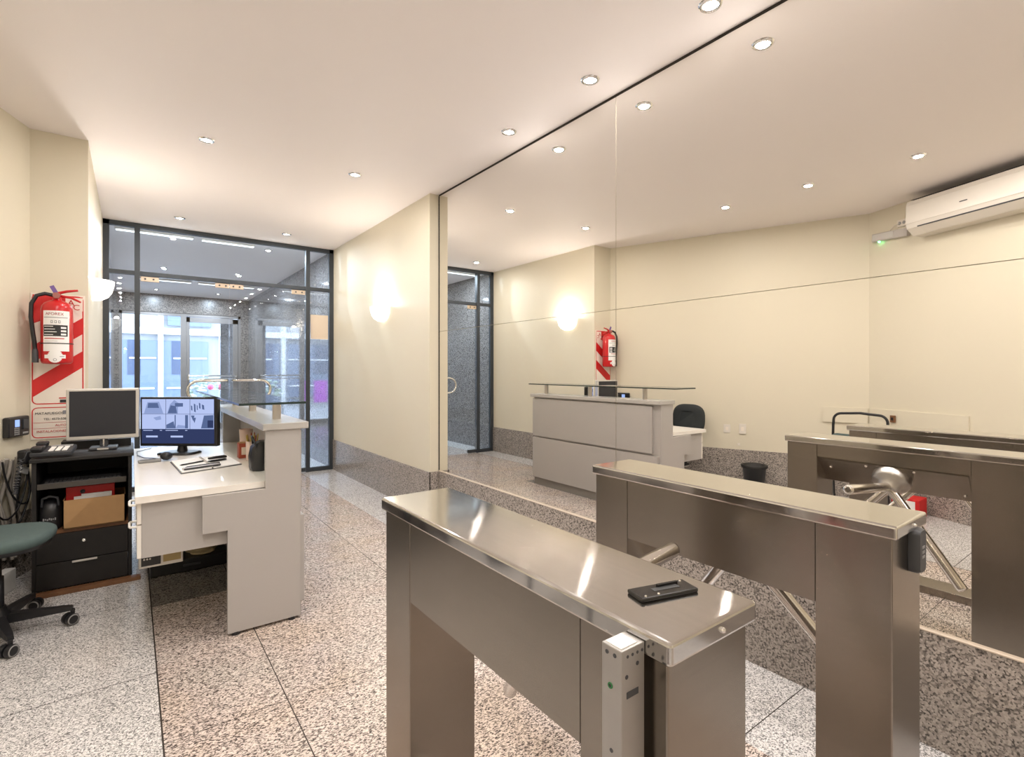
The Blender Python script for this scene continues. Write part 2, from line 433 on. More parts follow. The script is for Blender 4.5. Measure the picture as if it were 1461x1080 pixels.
for i, (x0, x1) in enumerate(((XMU0+.03, XMID-.003), (XMID+.003, XMU1-.03))):
    d = struct('door_%d' % (i+1), bx(x0, x1, YG-.005, YG+.005, .012, ZT-.03), M['glass'])
    hin, mid = (x0, x1) if i == 0 else (x1, x0)
    s = 1 if i == 0 else -1
    for (a, b, z0, z1) in ((hin, hin+s*.17, ZT-.085, ZT-.028), (mid, mid-s*.15, ZT-.085, ZT-.028)):
        f = MB().box(min(a, b), max(a, b), YG-.014, YG+.014, z0, z1, bev=.003)
        for q in (.25, .7): f.cyl((a+(b-a)*q, YG-.018, (z0+z1)/2), (a+(b-a)*q, YG-.013, (z0+z1)/2), .010, 1, 12)
        f.build('patch_fitting', [M['brass'], M['dgrey']], d)
    f = MB().box(min(hin, hin+s*.16), max(hin, hin+s*.16), YG-.014, YG+.014, .006, .055, bev=.003); f.build('floor_pivot', M['frame'], d)
    # big looped pull handle: top and bottom tube joined by a bow towards the hinge
    yh = YG-.085
    path = [(mid-s*.03, YG-.006, 1.225), (mid-s*.035, yh, 1.225)]
    path += [(mid-s*(.09+.22*k/3), yh-.004*k, 1.226) for k in range(4)]
    for k in range(9):
        t = PI/2-PI*k/8; path.append((mid-s*(.33+.11*math.cos(t)), yh-.01, 1.11+.115*math.sin(t)))
    path += [(mid-s*(.31-.22*k/3), yh-.004*(3-k), .995) for k in range(4)]
    path += [(mid-s*.035, yh, .995), (mid-s*.03, YG-.006, .995)]
    MB().tube(path, .017, 0, 12).build('pull_handle', M['chrome'], d)
# cream sheet taped on the narrow sidelight
single('paper_notice', bx(1.918, 2.148, YG-.0075, YG-.0045, 1.765, 2.09), M['cream'], 'plain cream sheet stuck on the narrow right glass panel', 'notice', (2.03, YG-.006, 1.765))

# ------------------------------------------------------------------ vestibule and street front
struct('wall_vestibule_right', MB().box(XW, XW+.2, YG+.06, YO+.15, 0, CE), M['vest_granite'])
struct('wall_vestibule_left', MB().box(XL-.2, XL, YG+.06, YO+.15, 0, CE), M['vest_granite'])
struct('wall_street', MB().box(XL, XW, YO, YO+.15, 2.60, CE).box(XL, -.20, YO, YO+.15, 0, 2.60).box(2.06, XW, YO, YO+.15, 0, 2.60), M['lintel_granite'])
mb = MB()
mb.box(-.20, -.15, YO+.02, YO+.10, 0, 2.6); mb.box(2.01, 2.06, YO+.02, YO+.10, 0, 2.6); mb.box(-.20, 2.06, YO+.02, YO+.10, 2.54, 2.60)
mb.box(.88, .985, YO+.02, YO+.10, 0, 2.54); mb.box(-.15, .88, YO+.02, YO+.10, 0, .10)
ow = struct('window_2', mb, M['outer_frame'])
struct('pane', bx(-.15, .88, YO+.055, YO+.063, .10, 2.54), M['glass'], ow)
mb = MB()
mb.box(.99, 1.05, YO+.03, YO+.09, .01, 2.53); mb.box(1.90, 2.005, YO+.03, YO+.09, .01, 2.53); mb.box(.99, 2.005, YO+.03, YO+.09, 2.42, 2.53); mb.box(1.05, 1.90, YO+.03, YO+.09, .01, .14)
od = struct('door_3', mb, M['outer_frame'])
struct('pane', bx(1.05, 1.90, YO+.055, YO+.063, .14, 2.42), M['glass'], od)
struct('push_bar', MB().cyl((1.02, YO-.03, 1.22), (1.96, YO-.03, 1.22), .018).cyl((1.02, YO-.03, 1.15), (1.96, YO-.03, 1.15), .012).box(1.005, 1.035, YO-.04, YO+.035, 1.13, 1.25).box(1.94, 1.97, YO-.04, YO+.035, 1.13, 1.25), M['chrome'], od)
struct('wall_pier', MB().box(1.72, 1.98, 14.0, 14.35, -.1, 4), M['vest_granite'])
struct('ground_street', MB().box(-14, 18, YO+.2, 32, -.22, -.10), M['asphalt'])
# building across the street
FY = 22.0
fb = thing('street_building', 'pale building across the street with large blue grey shop windows', 'building', (1.5, FY, -.1))
MB().box(-9, 14, FY+.15, FY+3, -.1, 12).build('facade', M['facade'], fb)
MB().box(-9, 14, FY-.12, FY+.2, 2.62, 2.84).box(-9, 14, FY-.06, FY+.2, 5.6, 6.0).build('string_course', M['facade_w'], fb)
for x in (-6.2, -3.2, -.55, 2.72, 5.6, 8.6, 11.6): MB().box(x, x+.16 if x != 2.72 else x+.62, FY-.10, FY+.2, -.1, 5.6).build('pilaster', M['facade_w'], fb)
for x0, x1 in ((-6.0, -3.25), (-3.0, -.6), (-.35, .76), (.92, 2.30), (3.4, 5.5), (5.85, 8.5), (8.85, 11.5)):
    w = MB().box(x0, x1, FY-.01, FY+.16, .25, 2.40).build('window', M['facade_g'], fb)
    MB().box(x0+.25, x0+(x1-x0)*.55, FY-.03, FY+.02, 1.2, 2.40).build('panel', M['facade_d'], w)
    MB().box(x0+.1, x1-.1, FY-.04, FY+.02, .68, .74).build('glazing_bar', M['facade_w'], w)
    MB().box(x0+.3, x1-.05, FY-.04, FY+.02, 1.75, 1.80).build('glazing_bar', M['facade_w'], w)
MB().box(.76, .92, FY-.06, FY+.16, -.1, 3.6).build('door_post', M['facade_w'], fb)
for x0, x1 in ((1.05, 2.4), (-2.6, -1.2), (3.6, 5.2)):
    w = MB().box(x0, x1, FY-.0, FY+.16, 2.95, 4.3).build('upper_window', M['facade_g'], fb)
    MB().box(x0, x1, FY-.03, FY+.02, 3.3, 3.36).build('glazing_bar', M['facade_w'], w)
    MB().box(x0, x1, FY-.03, FY+.02, 3.7, 3.76).build('glazing_bar', M['facade_w'], w)
single('purple_sign', MB().box(-1.75, -1.25, 20.4, 20.5, 0.1, .95).box(-1.53, -1.47, 20.42, 20.48, -.1, .1, 1), [M['sign_purple'], M['grey']], 'small purple sign standing out in the street', 'sign', (-1.5, 20.45, -.1))
# parked scooter-like planter with blossoms seen through the street door
pl = thing('planter', 'low white planter with pale blossoms outside the street door', 'planter', (1.55, 15.2, -.1))
MB().box(1.05, 2.05, 15.0, 15.4, -.1, .45, bev=.03).build('trough', M['facade_w'], pl)
fol = MB()
for k in range(60):
    fol.sphere((1.1+random.random()*.9, 15.05+random.random()*.3, .5+random.random()*.55), .05+.03*random.random(), random.choice((0, 0, 1, 0)), 1, 1, .7)
fol.sphere((1.62, 15.0, .92), .07, 2)
fo = fol.build('foliage', [mat('pale_leaf', (.42, .50, .42), .7), M['facade_w'], mat('pink_flower', (.75, .12, .22), .6)], pl)

# ------------------------------------------------------------------ turnstiles
def turnstile(x0, y0, x1, y1, label):
    t = thing('turnstile', label, 'turnstile', ((x0+x1)/2, (y0+y1)/2, 0), 0, 'tripod turnstiles')
    ZC = .950
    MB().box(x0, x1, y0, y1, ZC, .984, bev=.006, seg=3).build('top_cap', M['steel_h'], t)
    a0, a1, b0, b1 = x0+.010, x1-.010, y0+.012, y1-.012
    NL, FL = y0+.182, y1-.168
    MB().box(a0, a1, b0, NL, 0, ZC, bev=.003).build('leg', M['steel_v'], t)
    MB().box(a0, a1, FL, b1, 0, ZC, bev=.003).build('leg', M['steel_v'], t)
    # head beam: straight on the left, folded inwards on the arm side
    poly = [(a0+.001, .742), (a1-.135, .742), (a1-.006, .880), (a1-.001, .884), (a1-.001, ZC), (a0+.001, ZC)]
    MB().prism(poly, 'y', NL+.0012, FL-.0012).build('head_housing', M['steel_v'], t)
    # mechanism cover plate lying on the folded face
    n = Vector((.138, 0, -.129)).normalized(); u = Vector((0, 1, 0)); v = Vector((.129, 0, .138)).normalized()
    c = Vector((a1-.0705, 0, .811))
    def onp(y, w, d=0): return tuple(Vector((0, y, 0))+c+v*w+n*d)
    ym = (y0+y1)/2
    q = [(NL+.02, -.09), (FL-.05, -.09), (FL-.02, .09), (NL+.01, .09)]
    vs = [onp(y, w, .0005) for y, w in q]+[onp(y, w, .004) for y, w in q]
    MB().add(vs, [[0, 1, 2, 3], [4, 5, 6, 7], [0, 1, 5, 4], [1, 2, 6, 5], [2, 3, 7, 6], [3, 0, 4, 7]]).build('cover_plate', M['steel_v'], t)
    for (yy, ww) in ((NL+.04, -.05), (FL-.05, .03), (ym-.10, .075), (ym+.10, .075)):
        MB().sphere(onp(yy, ww, .005), .007, 0).build('bolt', M['chrome'], t)
    # rotating head
    yh = .92*(y1-y0)/.984 - .92 + ym
    hp = c+Vector((0, yh, 0))+v*.012
    hb = MB().lathe([(.080, .004), (.080, .035), (.076, .046), (.05, .053), (.046, .085), (.038, .092)], hp, n, 0, 36)
    hub = hb.build('hub', M['hub'], t)
    MB().lathe([(.012, .092), (.012, .095)], hp, n, 0, 16).build('key_lock', M['dgrey'], hub)
    root = hp+n*.065
    d0 = Vector((1, 0, .11)); dA = Vector((.25, .612, -.75)); dB = Vector((.25, -.612, -.75))
    for d in (d0, dA, dB):
        d = d.normalized(); p = root+d*.02; e = root+d*.50
        MB().tube([p, root+d*.49, root+d*.498, e], [.0215, .0215, .019, .011], 0, 20).build('arm', M['steel_arm'], t)
    MB().box(a0+.015, a1-.015, NL-.001, FL+.001, 0, .045, bev=.003).build('floor_rail', M['steel_v'], t)
    for (xx, yy, zz) in (((x0+x1)/2+.012, y0-.001, .967), ((x0+x1)/2, y1+.001, .967)):
        MB().sphere((xx, yy, zz), .0045).build('cap_screw', M['chrome'], t)
    return t
turnstile(.576, .42, .798, 1.404, 'brushed steel turnstile nearest the viewer with black card slot on its top')
turnstile(1.430, .42, 1.650, 1.404, 'brushed steel turnstile beside the mirror with grey reader on its end')
# slot reader lying on the near turnstile
cr = thing('card_reader', 'glossy black slotted card reader plate on the nearest turnstile top', 'card reader', (.702, .527, .984))
Mx = Matrix.Translation((.702, .527, .984)) @ Matrix.Rotation(math.radians(-15), 4, 'Z')
MB().box(-.056, .056, -.0205, .0205, .0, .007, bev=.0025, mtx=Mx).build('plate', M['gloss'], cr)
mb = MB().box(-.020, .030, -.005, .006, .0065, .0075, mtx=Mx); mb.build('slot', M['ink'], cr)
MB().box(-.006, .035, .006, .011, .0065, .0115, bev=.001, mtx=Mx).build('slot_lip', M['gloss'], cr)
for (xx, yy) in ((-.045, -.015), (.018, .013), (.045, .013), (-.02, -.015)):
    MB().sphere(tuple(Mx @ Vector((xx, yy, .007))), .0022).build('screw', M['chrome'], cr)
# magnetic lock bar strapped upright to the near turnstile
lk = thing('magnetic_lock', 'tall aluminium magnetic lock bar fixed to the nearest turnstile, green light on its side', 'lock', (.556, .489, .0))
LX0, LX1, LY0, LY1 = .527, .5835, .462, .498
LX1 = .5745
MB().box(LX0, LX1, LY0, LY1, .002, .972, bev=.0015).build('body', M['alu'], lk)
MB().box(LX0+.004, LX1-.012, LY0+.004, LY1-.004, .972, .9735).build('end_cap', M['white'], lk)
for k in range(4): MB().cyl((LX0+.012+.010*k, LY0-.0006, .962), (LX0+.012+.010*k, LY0+.001, .962), .0022, 0, 10).build('screw_hole', M['dgrey'], lk)
for (dx, z) in ((.010, .935), (.032, .947), (.030, .80)): MB().cyl((LX0+dx, LY0-.0006, z), (LX0+dx, LY0+.001, z), .003, 0, 10).build('screw_hole', M['dgrey'], lk)
for (dy, z) in ((.026, .962), (.012, .962), (.018, .83)): MB().cyl((LX0-.0006, LY0+dy, z), (LX0+.001, LY0+dy, z), .003, 0, 10).build('screw_hole', M['dgrey'], lk)
MB().box(LX0+.010, LX0+.034, LY0-.0008, LY0+.001, .905, .914, bev=.0004).build('slot', M['dgrey'], lk)
MB().lathe([(.0022, .0), (.0026, .0009), (.0042, .0009), (.0044, 0)], (LX0-.0002, LY0+.020, .918), (-1, 0, 0), 0, 16, cap=False).lathe([(0, .0004), (.0022, .0005)], (LX0-.0002, LY0+.020, .918), (-1, 0, 0), 1, 12).build('indicator_light', [mat('green_ring', (.01, .10, .025), .3, emit=(.05, .7, .15), es=.06), M['ink']], lk)
# reader on the end of the second turnstile
rd = thing('wall_reader', 'dark grey rounded proximity reader on end face of the turnstile by the mirror', 'card reader', (1.572, .43, .85))
rm = MB(); rings = []
for s_, d in ((1, 0), (1, .016), (.85, .024)):
    rings.append([(1.572+p[0]*s_, .4315-d, .902+p[1]*(1-(1-s_)*.4)) for p in rrect(.052, .108, .014)])
rm.loft(rings); rm.build('case', M['dgrey'], rd)
for k in range(3): MB().box(1.563, 1.581, .4065, .4085, .885+.012*k, .891+.012*k).build('key', M['grey'], rd)

# ------------------------------------------------------------------ reception desk
DY0, DY1 = 2.93, 4.76
dk = thing('reception_desk', 'light grey laminate reception desk with raised counter and glass shelf', 'desk', (.4, 3.85, 0))
poly = [(.392, .015), (.742, .015), (.742, 1.03), (.568, 1.03), (.568, .725), (.282, .725), (.282, .540), (.392, .540)]
MB().prism(poly, 'y', DY0, DY0+.03).build('side_panel', M['lam'], dk)
MB().prism([(.60, .015), (.742, .015), (.742, 1.03), (.60, 1.03)], 'y', DY1-.03, DY1).build('end_panel', M['lam'], dk)
MB().box(.05, .60, DY1-.03, DY1-.012, .02, .725).build('light_block_panel', M['black'], dk)  # black panel added at the far end to keep light from under the desk
MB().box(.725, .742, DY0+.03, DY1-.03, .06, 1.03).build('back_panel', M['lam'], dk)
MB().box(.742, .768, DY0+.085, DY1-.0, .575, 1.015, bev=.002).build('front_panel', M['lam'], dk)
MB().box(.742, .768, DY0+.02, DY1-.0, .085, .555, bev=.002).build('front_panel', M['lam'], dk)
MB().box(.735, .752, DY0+.03, DY1-.02, .0, .085).build('plinth', M['lam_d'], dk)
for (x, y) in ((.43, DY0+.015), (.70, DY0+.015), (.70, DY1-.02)): MB().cyl((x, y, 0), (x, y, .016), .018).build('levelling_foot', M['black'], dk)
mb = MB(); mb.prism([(.015, DY0+.01), (.568, DY0+.035), (.568, DY0+.04), (.722, DY0+.04), (.722, DY1-.03), (.015, DY1)], 'z', .728, .7605); mb.build('worktop', M['lam_w'], dk)
MB().box(.553, .782, DY0-.012, DY1+.03, 1.032, 1.068, bev=.003).build('counter_top', M['lam_top'], dk)
gt = MB().box(.425, .73, 2.79, 4.88, 1.176, 1.186).build('glass_shelf', M['shelf_glass'], dk)
MB().box(.425, .73, 2.786, 2.790, 1.1755, 1.1865).box(.421, .425, 2.79, 4.88, 1.1755, 1.1865).box(.730, .734, 2.79, 4.88, 1.1755, 1.1865).box(.425, .73, 4.88, 4.884, 1.1755, 1.1865).build('glass_edge', M['glass_edge'], gt)
for y in (3.17, 3.90, 4.62):
    MB().cyl((.672, y, 1.068), (.672, y, 1.176), .023).build('shelf_post', M['pole'], dk)
# hanging drawer unit under the worktop; its drawers face the operator (-x)
pd = MB().box(.040, .395, DY0+.045, 3.40, .462, .727).build('drawer_unit', M['lam'], dk)
for z0, z1 in ((.463, .618), (.624, .725)):
    MB().box(.022, .039, DY0+.045, 3.40, z0, z1, bev=.001).build('drawer_front', M['lam_w'], pd)
    zc = z1-.030
    MB().tube([(.022, 3.08, zc), (-.002, 3.085, zc), (-.006, 3.10, zc), (-.006, 3.18, zc), (-.002, 3.195, zc), (.022, 3.20, zc)], .006).build('handle', M['white'], pd)

# things on the desk
def place(loc, rz): return Matrix.Translation(loc) @ Matrix.Rotation(rz, 4, 'Z')
# wide monitor with camera pictures
p0 = Vector((.058, 4.47)); p1 = Vector((.492, 4.13)); d = (p1-p0); W = d.length; rz = math.atan2(d.y, d.x)
cen = (p0+p1)/2
mt = thing('camera_monitor', 'black wide monitor showing six camera pictures on the desk', 'monitor', (cen.x, cen.y, .762), rz)
F = place((cen.x, cen.y, .762), rz)   # local: x along the screen, -y towards the viewer
MB().box(-W/2, W/2, -.012, .03, .052, .398, bev=.006, mtx=F).build('bezel', M['black'], mt)
scn = MB(); sx0, sx1, sz0, sz1 = -W/2+.014, W/2-.020, .072, .384
def SR(u0, u1, v0, v1, mi, dep): scn.box(sx0+(sx1-sx0)*u0, sx0+(sx1-sx0)*u1, -.0125-dep, -.0115, sz1-(sz1-sz0)*v1, sz1-(sz1-sz0)*v0, mi, mtx=F)
def SP(pts, mi, dep): scn.prism([(sx0+(sx1-sx0)*u, sz1-(sz1-sz0)*v) for u, v in pts], 'y', -.0125-dep, -.0115, mi, mtx=F)
SR(0, 1, 0, 1, 0, .0004)
for i in range(3):
    for j in range(2): SR(.003+i*.333+.0, .330+i*.333, .002+j*.34, .335+j*.34, 1, .0008)
SP([(.03, .33), (.08, .07), (.24, .06), (.30, .33)], 2, .0012); SP([(.08, .2), (.09, .09), (.22, .09), (.24, .2)], 3, .0016)
SP([(.35, .33), (.39, .12), (.45, .02), (.52, .1), (.57, .16), (.5, .18), (.5, .33)], 2, .0012); SR(.46, .57, .09, .17, 3, .0016); SP([(.36, .32), (.40, .14), (.47, .16), (.49, .32)], 3, .0014)
for (u, v, w, h) in ((.68, .14, .018, .12), (.72, .10, .022, .20), (.76, .13, .012, .12), (.79, .08, .02, .14), (.83, .12, .03, .12)): SP([(u, v), (u+w, v+.02), (u+w*1.2, v+h), (u+w*.2, v+h*.9)], 3, .0012)
SP([(.04, .66), (.10, .40), (.26, .37), (.32, .5), (.32, .66)], 1, .0012); SP([(.16, .42), (.26, .38), (.27, .46), (.2, .48)], 2, .0016)
SP([(.34, .66), (.34, .58), (.44, .50), (.46, .66)], 3, .0012); SR(.455, .47, .36, .66, 3, .0014); SR(.60, .64, .36, .66, 3, .0012); SR(.48, .59, .42, .64, 1, .0014); SP([(.47, .66), (.50, .58), (.60, .6), (.60, .66)], 2, .0016)
for (u, v) in ((.68, .37), (.70, .42)): SP([(u, v), (u+.05, v), (u+.03, v+.12)], 3, .0012)
SP([(.82, .66), (.86, .37), (.99, .36), (.99, .66)], 3, .0012); SR(.91, .99, .48, .64, 0, .0016)
for (u0, u1) in ((.02, .15), (.25, .28), (.33, .50), (.60, .63)): SR(u0, u1, .70, .714, 1, .0012)
for (u0, u1) in ((.06, .22), (.40, .57)): SR(u0, u1, .825, .865, 1, .0012)
scn.build('screen', [M['scr_navy'], M['scr_lt'], M['scr_mid'], M['scr_dk']], mt)
MB().tube([tuple(F @ Vector((.0, .02, .10))), tuple(F @ Vector((0, .03, .06))), tuple(F @ Vector((0, .03, .012)))], [.026, .026, .034]).build('stand_neck', M['black'], mt)
MB().loft([[tuple(F @ Vector((p[0], p[1], z))) for p in rrect(.26*s_, .17*s_, .06)] for z, s_ in ((0, 1), (.008, 1), (.014, .9))]).build('stand_base', M['black'], mt)
# keypad/mouse group
ms = thing('computer_mouse', 'round black trackball mouse beside the camera monitor stand', 'mouse', (.185, 4.03, .762))
MB().sphere((.185, 4.03, .7895), .035, 0, 1.0, 1.2, .75).build('shell', M['black'], ms)
MB().cyl((.180, 4.01, .810), (.19, 4.01, .810), .006, 0, 14).build('scroll_wheel', M['dgrey'], ms)
MB().tube([(.185, 4.06, .785), (.15, 4.10, .766), (.07, 4.20, .765), (.035, 4.35, .765), (.035, 4.55, .765), (.12, 4.68, .765)], .0025, 0, 6).build('cable', M['black'], ms)
dv = thing('usb_hub', 'small flat grey device lying in front of camera monitor', 'device', (.10, 4.00, .762), .1)
MB().box(-.06, .06, -.018, .018, 0, .018, bev=.004, mtx=place((.095, 4.00, .762), .1)).build('case', M['grey'], dv)
MB().box(-.05, .03, -.012, .012, .018, .019, mtx=place((.095, 4.00, .762), .1)).build('panel', M['dgrey'], dv)
# open notebook
nb = thing('open_notebook', 'open spiral notebook with white pages on the desk', 'notebook', (.38, 3.73, .762))
def quad(q, z0, z1, mi=0, mb=None):
    mb = mb or MB(); return mb.prism(q, 'z', z0, z1, mi)
A, B_, C_, D_ = Vector((.20, 3.92)), Vector((.226, 3.44)), Vector((.554, 3.565)), Vector((.528, 4.0))
mid0, mid1 = (A+D_)/2, (B_+C_)/2
quad([tuple(A), tuple(B_), tuple(C_), tuple(D_)], .762, .765).build('cover', M['dgrey'], nb)
e = .006
quad([(A.x+e, A.y-e), (B_.x+e, B_.y+e), (mid1.x-.004, mid1.y), (mid0.x-.004, mid0.y)], .765, .772).build('page_block', M['paper'], nb)
quad([(mid0.x+.004, mid0.y), (mid1.x+.004, mid1.y), (C_.x-e, C_.y+e), (D_.x-e, D_.y-e)], .765, .770).build('page_block', M['paper'], nb)
sp = MB()
for k in range(24):
    c = mid0+(mid1-mid0)*(k+.5)/24
    sp.tube([(c.x-.008, c.y, .768), (c.x-.005, c.y, .777), (c.x+.005, c.y, .777), (c.x+.008, c.y, .768)], .0012, 0, 5)
sp.build('spiral_binding', M['chrome'], nb)
for (a, b, r, nm, lab) in (((.235, 3.66, .778), (.365, 3.74, .778), .0045, 'ballpoint_pen', 'slim black pen lying across the notebook farther from the desk edge'),
                           ((.255, 3.555, .779), (.44, 3.615, .777), .0055, 'ballpoint_pen', 'long black pen lying on notebook nearer the desk edge')):
    a = Vector(a); b = Vector(b); dd = (b-a).normalized()
    pn = thing(nm, lab, 'pen', tuple(a), 0, 'pens on the notebook')
    MB().tube([a, a+dd*.012, b-dd*.02, b], [.0012, r, r, r*.8]).build('barrel', M['black'], pn)
    MB().tube([b-dd*.05+Vector((0, 0, r)), b-dd*.005+Vector((0, 0, r))], .0015, 0, 6).build('clip', M['chrome'], pn)
st = thing('stapler', 'small black stapler on the notebook beside the pens', 'stapler', (.44, 3.72, .772))
F = place((.44, 3.73, .7735), .45)
MB().box(-.055, .055, -.013, .013, 0, .008, bev=.003, mtx=F).build('base', M['black'], st)
MB().loft([[tuple(F @ Vector((x, p[0], .010+h_+p[1]))) for p in rrect(w, hh, .005, 3)] for x, w, hh, h_ in ((-.055, .02, .012, .012), (.0, .024, .016, .012), (.05, .024, .018, .010), (.058, .018, .014, .009))]).build('arm', M['black'], st)
bc = thing('pencil_box', 'clear long pencil case beside the long black pen', 'pencil case', (.34, 3.49, .771))
F = place((.335, 3.525, .7735), .30)
MB().box(-.10, .10, -.016, .016, 0, .012, bev=.003, mtx=F).build('case', mat('clear_plastic', (.60, .58, .60), .15), bc)
MB().box(-.10, .10, -.019, -.016, .002, .010, mtx=F).build('clasp', M['dgrey'], bc)

# things in the open hutch
pu = thing('black_pouch', 'black soft pouch standing at near end under the counter', 'bag', (.61, 3.33, .762))
rings = []
for z, wx, wy, off in ((0, .085, .13, 0), (.02, .10, .15, 0), (.08, .105, .15, .004), (.135, .09, .13, .006), (.16, .055, .11, .01), (.168, .03, .10, .012)):
    rings.append([(.615+off+p[0]*1.15+.004*math.sin(9*p[1]*20+z*40), 3.33+p[1]+.004*math.sin(60*p[0]+z*30), .762+z) for p in rrect(wx, wy, min(wx, wy)*.45)])
MB().loft(rings).build('body', M['black'], pu)
MB().tube([(.585, 3.28, .905), (.57, 3.30, .955), (.575, 3.36, .958), (.585, 3.385, .91)], .006).build('handle', M['black'], pu)
mg = thing('pencil_mug', 'pale pink mug full of pencils beside the black pouch', 'mug', (.640, 3.70, .762))
MB().lathe([(.036, 0), (.040, .004), (.042, .125), (.038, .125), (.036, .01), (.0, .01)], (.640, 3.70, .762)).build('cup', M['pinkmug'], mg)
for k in range(9):
    a = k*2.4; r = .012+.02*((k*37) % 10)/10; b = Vector((.640+.5*r*math.cos(a), 3.70+.5*r*math.sin(a), .775)); t2 = Vector((.640+1.5*r*math.cos(a), 3.70+1.5*r*math.sin(a), .925+.02*((k*53) % 10)/10))
    MB().tube([b, t2-(t2-b)*.06, t2], [.004, .004, .0008], 0, 6).build('pencil', M['pencil'] if k % 3 else M['orange'], mg)
single('paper_cup', MB().lathe([(.034, 0), (.036, .002), (.044, .17), (.041, .17), (.033, .006), (0, .006)], (.655, 4.04, .762)), M['pinkmug'], 'tall pale paper cup at the back under the counter', 'cup', (.655, 4.04, .762))
bx_ = thing('small_carton', 'small orange red carton standing under the counter behind pencil mug', 'box', (.60, 3.84, .762))
MB().box(.575, .64, 3.81, 3.88, .762, .86, bev=.002).build('carton', M['orange'], bx_)
MB().box(.59, .625, 3.8085, 3.810, .785, .835).build('label_patch', M['cream'], bx_)
MB().box(.581, .634, 3.816, 3.874, .8605, .866).build('lid', M['cardboard'], bx_)
single('green_plastic_bag', MB().sphere((.692, 3.44, .845), .03, 0, .7, .8, 2.4), mat('olive_plastic', (.07, .08, .04), .4), 'dark olive bag squeezed between pouch and counter back', 'bag', (.692, 3.44, .762))

# silver receiver and canvas cap below the drawers
am = thing('receiver_box', 'silver fronted electronic receiver hung beneath the desk drawer unit', 'device', (.12, 3.22, .35))
MB().box(.030, .215, 3.12, 3.40, .366, .4612, bev=.004).build('chassis', M['silver'], am)
MB().box(.040, .120, 3.116, 3.121, .378, .447).build('display', M['black'], am)
MB().box(.130, .205, 3.116, 3.121, .384, .442).build('tuner_scale', M['amber'], am)
for k in range(3): MB().cyl((.052+.012*k, 3.110, .412), (.052+.012*k, 3.117, .412), .004, 0, 10).build('knob', M['silver'], am)
ub = thing('flat_case', 'flat black case on the floor deep under the desk', 'case', (.30, 4.27, 0))
MB().box(.10, .55, 4.05, 4.50, .002, .085, bev=.006).build('lid', M['black'], ub)
MB().box(.28, .38, 4.035, 4.05, .04, .055, bev=.003).build('handle', M['dgrey'], ub)
cp = thing('canvas_cap', 'beige canvas cap lying on flat black case under the desk', 'cap', (.40, 4.22, .086))
MB().loft([[(.40+a*math.cos(2*PI*k/20)*1.15, 4.22+a*math.sin(2*PI*k/20), .087+z) for k in range(20)] for a, z in ((.085, 0), (.088, .02), (.07, .055), (.035, .078), (.006, .084))]).build('crown', M['beige'], cp)
MB().loft([[(.40+a*math.cos(2*PI*k/20)*1.2, 4.14+a*math.sin(2*PI*k/20), .087+z) for k in range(20)] for a, z in ((.06, 0), (.062, .003), (.05, .008))]).build('peak', M['beige'], cp)

# ------------------------------------------------------------------ black cabinet with drawers
CX0, CX1, CY0, CY1 = -.475, .005, 4.15, 4.70
cb = thing('black_cabinet', 'black wooden cabinet with open shelves and two drawers against pillar', 'cabinet', (-.235, 4.42, 0))
MB().box(CX0, CX0+.02, CY0, CY1, .022, .795).build('side_panel', M['blackwood'], cb)
MB().box(CX1-.02, CX1, CY0, CY1, .022, .795).build('side_panel', M['blackwood'], cb)
MB().box(CX0+.02, CX1-.02, CY1-.015, CY1, .022, .795).build('back_panel', M['blackwood'], cb)
MB().box(CX0-.01, CX1+.01, CY0-.02, CY1, .795, .8165, bev=.003).build('top', M['blackwood'], cb)
MB().box(CX0+.02, CX1-.02, CY0+.01, CY1-.015, .352, .3735).build('shelf', M['wood'], cb)
MB().box(CX0+.03, CX1-.03, CY0-.05, CY1-.10, .640, .656).box(CX0+.03, CX1-.03, CY0-.055, CY0-.048, .640, .672, 1).build('keyboard_tray', [M['black'], mat('tray_edge', (.06, .052, .045), .4)], cb)
for z0, z1 in ((.025, .180), (.185, .350)):
    dw = MB().box(CX0+.022, CX1-.022, CY0-.012, CY0+.35, z0, z1, bev=.001).build('drawer', M['blackwood'], cb)
    if z0 < .1: MB().box(-.29, -.17, CY0-.026, CY0-.012, .168, .179, bev=.002).build('handle', M['silver'], dw)
    else: MB().lathe([(.010, 0), (.010, .004), (.007, .005)], (-.235, CY0-.012, .295), (0, -1, 0)).build('lock', M['chrome'], dw)
MB().box(CX0+.10, CX1-.005, CY1-.16, CY1-.0, .8165, .868).build('riser', M['blackwood'], cb)
single('wooden_plank', MB().box(-.50, .05, CY0-.075, CY0-.016, 0, .022, bev=.002), M['wood'], 'brown wooden strip on the floor along the black cabinet front', 'plank', (-.22, CY0-.05, 0))
kb = thing('keyboard', 'black computer keyboard on the pull out cabinet tray', 'keyboard', (-.23, CY0+.04, .657))
MB().box(-.42, -.05, CY0-.035, CY0+.10, .657, .672, bev=.003).build('case', M['black'], kb)
ky = MB()
for r in range(5):
    for c in range(18): ky.box(-.412+.02*c, -.396+.02*c, CY0-.028+.024*r, CY0-.008+.024*r, .672, .678)
ky.build('keys', M['black'], kb)
